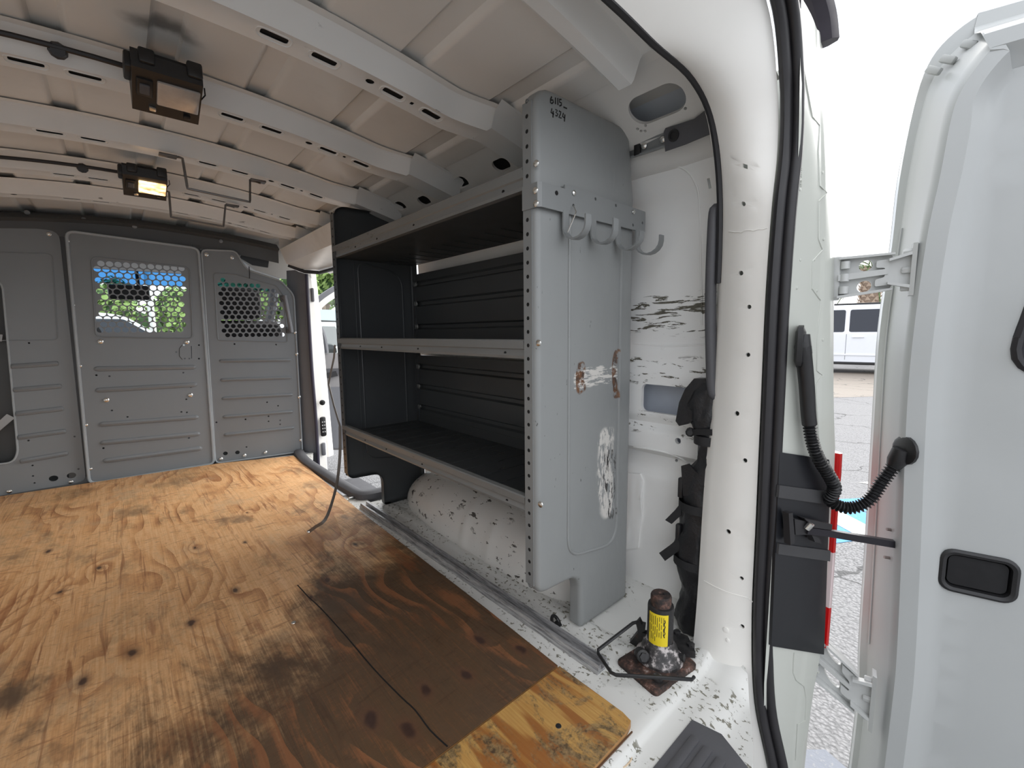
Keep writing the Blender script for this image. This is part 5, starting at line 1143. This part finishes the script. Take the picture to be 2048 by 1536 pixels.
# ================================================================== OUTSIDE
def car(name, label, cx, cy, rz, Lc, Hc, paint, cat='car', group=None):
    root = thing(name, (cx, cy, GZ+.004), label, cat, group); Wd = .98; R3 = Matrix.Translation((cx, cy, GZ+.004)) @ Matrix.Rotation(rz, 4, 'Z')
    h = Hc; l = Lc/2
    low = [(-l, .38*h), (-l, .22*h), (-l*.97, .15*h), (l*.97, .15*h), (l, .22*h), (l, .42*h), (l*.97, .52*h), (l*.55, .57*h), (-l*.98, .58*h)]
    def ring(pr, y, k=1): return [R3 @ V((x*k, y, z)) for x, z in pr]
    mb = MB(); low = fillet(low, .08, 3)
    mb.loft([ring(low, -Wd, .985), ring(low, -Wd*.97), ring(low, Wd*.97), ring(low, Wd, .985)], True, True); body = mb.build('body', paint, root, smooth=30)
    top = fillet([(-l*.96, .56*h), (-l*.90, .93*h), (-l*.80, .985*h), (l*.10, .99*h), (l*.22, .95*h), (l*.58, .56*h)], [.05, .2, .15, .3, .3, .05], 4)
    def tr(y, s): return [R3 @ V((x*(1-.0*s), y, z)) for x, z in top]
    rings = []
    for y, zs_ in ((-Wd*.97, 0), (-Wd*.80, 1), (Wd*.80, 1), (Wd*.97, 0)):
        rings.append([R3 @ V((x, y if z < .6*h else (y if zs_ else y*.86), z if z < .6*h or zs_ else z-.015)) for x, z in top])
    MB().loft(rings, True, True).build('cabin', paint, root, smooth=30)
    for sd in (-1, 1):
        def side(x, z): return R3 @ V((x, sd*(lerp(Wd*.97, Wd*.835, (z/h-.57)/.42)+.006), z))
        for a, b, c2, d2 in ((-l*.88, -l*.56, -l*.84, -l*.56), (-l*.53, -l*.10, -l*.53, -l*.10), (-l*.06, l*.50, -l*.06, l*.20)):
            q = fillet([(a, .60*h), (b, .60*h), (d2, .92*h), (c2, .92*h)], .05, 3); mb = MB(); sheet(mb, q, [], lambda x, z, d: side(x, z), None); mb.build('side_window', tint_m, root, smooth=0)
        for xh in (-l*.18, l*.34-.15): MB().box((xh-.13, sd*(Wd+.02)-.015, .52*h), (xh+.13, sd*(Wd+.02)+.015, .535*h), R3, .008).build('door_handle', paint, root)
        MB().box((-l*.55, sd*Wd-.012, .26*h), (l*.55, sd*Wd+.018, .285*h), R3, .006).build('side_moulding', paint, root)
        MB().box((-l*.62, sd*Wd-.02, .13*h), (l*.62, sd*Wd+.012, .17*h), R3, .006).build('sill', blackpl, root)
        for xd in (-l*.08, -l*.54): MB().box((xd-.006, sd*Wd-.002, .2*h), (xd+.006, sd*Wd+.003, .57*h), R3).build('door_gap', plain('panel_gap', (.25, .26, .28), .6), root, smooth=0)
        MB().box((-l*.75, sd*Wd*.74-.02, .985*h), (l*.05, sd*Wd*.74+.02, 1.005*h+.02), R3, .01).build('roof_rail', blackpl, root)
        for xw in (-l*.62, l*.64):
            c_ = R3 @ V((xw, sd*(Wd-.10), .2*h)); ax = R3.to_3x3() @ V((0, sd, 0)); r_ = .2*h
            MB().lathe(c_, [(r_, -.11), (r_*1.0, .10), (r_*.9, .125), (r_*.66, .13), (r_*.62, .10), (r_*.2, .10)], 24, ax).build('wheel', rubber, root)
            MB().lathe(c_, [(r_*.60, .10), (r_*.55, .12), (r_*.15, .115), (.02, .12)], 12, ax).build('rim', plain('alloy', (.5, .5, .5), .3, .9), root)
            mb = MB(); mb.lathe(c_+V((0, 0, .08)), [(r_*1.10, -.1), (r_*1.10, .108)], 24, ax); mb.build('wheel_well', dark, root)
    return root
def far(u, v, dist):
    d = ray(u, v); d2 = V((d.x, d.y)).length; return CAM+d*(dist/d2)
car_white = plain('white_car_paint', (.78, .80, .84), .2, 0, .03); car_blue = plain('blue_car_paint', (.16, .30, .52), .2, 0, .05)
gp = at(1700, 748, Z=GZ)
car('parked_suv', 'white parked suv with dark windows across the lot', gp.x+1.0, gp.y+.55, math.radians(101), 5.1, 1.90, car_white)
car('blue_car', 'blue car parked ahead of the van windscreen', -2.0, 9.6, math.radians(4), 4.6, 1.45, car_blue, 'car')
car('pale_car', 'white car parked ahead seen through the partition window', -.5, 12.2, math.radians(2), 4.8, 1.7, car_white, 'car')
car('white_van_car', 'white car beyond the open front door', far(672, 690, 13.5).x, far(672, 690, 13.5).y, math.radians(35), 4.2, 1.55, car_white, 'car')
# blue accessible-bay paint with white stripe
mk = thing('bay_marking', (3.4, .6, GZ), 'blue painted parking bay with white diagonal stripes', 'marking')
def gpx(u, v, z=GZ+.002): return at(u, v, Z=z)
MB().prism([gpx(u, v, GZ+.001) for u, v in ((1600, 1002), (1760, 995), (1760, 1075), (1600, 1096))], (0, 0, .002)).build('blue_field', blue_m, mk, smooth=0)
for q in (((1640, 1020), (1700, 1008), (1716, 1013), (1640, 1032)), ((1640, 1015), (1668, 1016), (1760, 1064), (1760, 1075), (1716, 1072), (1640, 1030))):
    MB().prism([gpx(u, v, GZ+.004) for u, v in q], (0, 0, .001)).build('white_stripe', whitep_m, mk, smooth=0)
MB().prism([gpx(u, v, GZ+.002) for u, v in ((1716, 965), (1760, 963), (1760, 972))], (0, 0, .002)).build('white_stripe', whitep_m, mk, smooth=0)
MB().prism([gpx(u, v, GZ+.001) for u, v in ((1610, 1500), (1650, 1500), (1720, 1560), (1600, 1580))], (0, 0, .002)).build('grey_patch', roadpaint('pale_concrete', (.20, .215, .25)), mk, smooth=0)
# concrete apron and wall far right
ap = MB().prism([gpx(u, v, GZ+.001) for u, v in ((1500, 800), (1850, 790), (1900, 745), (1500, 745))], (0, 0, .002)).build('concrete_apron', roadpaint('tan_concrete', (.25, .215, .18)), None, at(1700, 780, Z=GZ), label='tan concrete strip under the parked suv', cat='pavement')
w0, w1_ = far(1600, 647, 24), far(1790, 655, 26)
MB().prism([V((w0.x, w0.y-0, GZ)), V((w1_.x, w1_.y, GZ)), V((w1_.x+.3, w1_.y, GZ)), V((w0.x+.3, w0.y+.1, GZ))], (0, 0, w0.z-GZ)).build('boundary_wall', plain('tan_stucco', (.50, .40, .28), .9), None, V((w0.x, w0.y, GZ)), smooth=0, label='low tan wall beyond the parked suv', cat='wall')
# palm
bark = plain('palm_bark', (.34, .25, .19), .9, 0, .35, 9, .6, 40); boot_m = plain('palm_leaf_base', (.50, .38, .29), .9, 0, .3, 20); frond_m = plain('palm_frond', (.10, .16, .05), .7, 0, .3, 6)
pb = far(1731, 700, 20); pb.z = GZ; palm = thing('palm_tree', pb, 'rough palm trunk rising behind the white suv', 'palm tree')
HP = 3.3; MB().lathe(pb, [(.36, 0), (.30, .6), (.27, 1.8), (.29, HP)], 16).build('trunk', bark, palm)
rnd = random.Random(5); k = 0
for j in range(26):
    for i in range(8):
        a = 2*math.pi*(i+.5*(j % 2))/8+rnd.uniform(-.1, .1); z = .3+j*.118; r_ = .285; c_ = pb+V((math.cos(a)*r_, math.sin(a)*r_, z)); tng = V((-math.sin(a), math.cos(a), 0)); o_ = V((math.cos(a), math.sin(a), 0))
        MB().raw([c_-tng*.085, c_+tng*.085, c_+V((0, 0, .16))+o_*.09, c_+o_*.05+V((0, 0, .02))], [(0, 1, 3), (0, 3, 2), (3, 1, 2), (0, 2, 1)]).build('leaf_base', boot_m, palm, smooth=0)
for i in range(22):
    a = 2*math.pi*i/22+rnd.uniform(-.1, .1); el = rnd.uniform(-.2, 1.1); Lf = rnd.uniform(1.4, 2.0); o_ = V((math.cos(a), math.sin(a), 0)); tng = V((-math.sin(a), math.cos(a), 0)); top_ = pb+V((0, 0, HP))
    mid = [top_+o_*(Lf*t)+V((0, 0, Lf*(el*t-.75*t*t))) for t in frange(0, 1, 8)]; mb = MB(); mb.tube(mid, .02, 4)
    for q, m_ in enumerate(mid[2:]):
        for s_ in (-1, 1):
            for e_ in (0, .5): b_ = m_+o_*e_*.15; mb.raw([b_, b_+o_*.05, b_+tng*s_*.45+o_*.25-V((0, 0, .18))], [(0, 1, 2)])
    mb.build('frond', frond_m, palm, smooth=0)
# trees: trunk, limbs and a crown of real leaves around a lumpy core
def leafmat(name, a, b):
    mt = bpy.data.materials.new(name); g = G(mt); f = g.noise(None, 3, 4, .7); f2 = g.noise(None, 25, 2); g.out(g.mix(g.math('ADD', g.math('MULTIPLY', f, .6), g.math('MULTIPLY', f2, .4)), a, b), .75); return mt
lg = [leafmat('leaf_light', (.12, .22, .05), (.40, .55, .18)), leafmat('leaf_mid', (.07, .16, .05), (.28, .44, .16)), leafmat('leaf_dark', (.02, .06, .02), (.10, .19, .06))]
def tree(base, ht, rad, mt, label, n=2600, squash=.8, seed=1, cat='tree', group=None, ls=.16):
    rnd = random.Random(seed); base = V(base); t = thing('leafy_tree' if cat == 'tree' else 'shrub', base, label, cat, group)
    cz = ht-rad*squash; MB().tube([base, base+V((.05, 0, cz*.5)), base+V((0, .05, cz))], [rad*.09, rad*.07, rad*.04], 8).build('trunk', bark, t)
    cl_ = [(V((0, 0, cz)), rad*.62)]
    for i in range(9):
        a = rnd.uniform(0, 6.28); e = rnd.uniform(-.5, .9); cl_.append((V((math.cos(a)*rad*.55, math.sin(a)*rad*.55, cz+e*rad*.55*squash)), rad*rnd.uniform(.32, .5)))
    mb = MB()
    for i in range(n):
        c_, r_ = rnd.choice(cl_); d_ = V((rnd.gauss(0, 1), rnd.gauss(0, 1), rnd.gauss(0, 1))).normalized(); p = base+c_+V((d_.x, d_.y, d_.z*squash))*r_*rnd.uniform(.75, 1.05)
        nrm = (d_+V((rnd.uniform(-.6, .6), rnd.uniform(-.6, .6), rnd.uniform(-.2, .8)))).normalized(); u_ = nrm.orthogonal().normalized(); w_ = nrm.cross(u_); s_ = ls*rnd.uniform(.6, 1.3)*rad/2.2
        mb.raw([p-u_*s_, p+w_*s_*.5, p+u_*s_, p-w_*s_*.5], [(0, 1, 2, 3)])
    mb.build('leaves', mt, t, smooth=0); core = MB()
    for c_, r_ in cl_: core.lathe(base+c_-V((0, 0, r_*squash*.8)), [(.01, 0), (r_*.5, r_*.2*squash), (r_*.78, r_*.8*squash), (r_*.5, r_*1.4*squash), (.01, r_*1.6*squash)], 10)
    core.build('crown_core', lg[2], t)
for i, (u, d_, top_v, r_) in enumerate(((1662, 40, 632, 2.0), (1702, 33, 638, 1.5), (1757, 36, 635, 1.7), (1690, 46, 648, 1.7))):
    b_ = far(u, 700, d_); zt_ = far(u, top_v, d_).z; b_.z = GZ
    tree(b_, zt_-GZ, r_, lg[i % 2], ['tall green shrub at the left of the tan wall', 'rounded green shrub left of the palm trunk', 'green shrub right of the palm trunk', 'low green shrub behind the tan wall'][i], 1500, .8, 20+i, 'shrub', 'shrubs beyond the tan wall')
TR = [(40+62*k, (20, 34, 28, 41, 23.5, 37.5, 31.5, 45)[k % 8], (3.4, 4.9, 4.1, 5.8)[k % 4] if k < 8 else (6.2, 8.5, 7.2, 10)[k % 4], 1.9 if k < 8 else 2.2) for k in range(11)]+[(728, 36, 7.8, 2.0), (652, 48, 11.5, 3.0)]
nm_ = ['first', 'second', 'third', 'fourth', 'fifth', 'sixth', 'seventh', 'eighth', 'ninth', 'tenth', 'eleventh', 'twelfth', 'thirteenth']
order = sorted(range(len(TR)), key=lambda i: TR[i][0])
for i, (u, d_, h_, r_) in enumerate(TR):
    b_ = far(u, 700, d_); b_.z = GZ; tree(b_, h_, r_, lg[i % 2], 'leafy green tree ahead of the van, %s from the left' % nm_[order.index(i)], 3200, 1.25, 40+i, 'tree', 'trees ahead of the van', .2)
# building and pole ahead, seen through windscreen and doorway
bd = thing('roadside_building', (10, 43, GZ), 'low pale building with blue-grey roof beyond the open front door', 'building')
p = far(640, 650, 17); wx0 = p.x; wy0 = p.y; hz = far(640, 648, 17).z
OFF[bd.name] = V((wx0, wy0, GZ)); bd.location = (wx0, wy0, GZ)
MB().box((wx0, wy0, GZ), (wx0+5, wy0+1.9, hz)).build('walls', plain('pale_wall', (.72, .74, .76), .8), bd, smooth=0)
MB().prism([V((wx0-.2, wy0-.3, hz-.02)), V((wx0-.2, wy0+2.1, hz-.02)), V((wx0-.2, wy0+.9, hz+.55))], (5.4, 0, 0)).build('roof', plain('blue_grey_roof', (.36, .44, .50), .7), bd, smooth=0)
for i in range(3):
    w_ = MB().box((wx0+.5+i*1.5, wy0-.03, -.1), (wx0+1.2+i*1.5, wy0, .6)).build('window', bpil_m, bd, smooth=0); MB().box((wx0+.56+i*1.5, wy0-.045, -.05), (wx0+1.14+i*1.5, wy0-.025, .55)).build('pane', tint_m, w_, smooth=0)
lp_ = far(304, 640, 15.5); pole = thing('lamp_pole', (lp_.x, lp_.y, GZ), 'white lamp pole seen through the centre perforated window', 'pole')
MB().tube([V((lp_.x, lp_.y, GZ)), V((lp_.x, lp_.y, 6.0))], .075, 10).build('shaft', plain('white_pole', (.8, .8, .78), .4), pole); MB().lathe((lp_.x, lp_.y, GZ), [(.25, 0), (.25, .35), (.2, .4)], 12).build('base', MATS['tan_stucco'], pole); MB().box((lp_.x-.6, lp_.y-.15, 5.95), (lp_.x+.6, lp_.y+.15, 6.12), None, .04).build('lamp_head', MATS['white_pole'], pole)
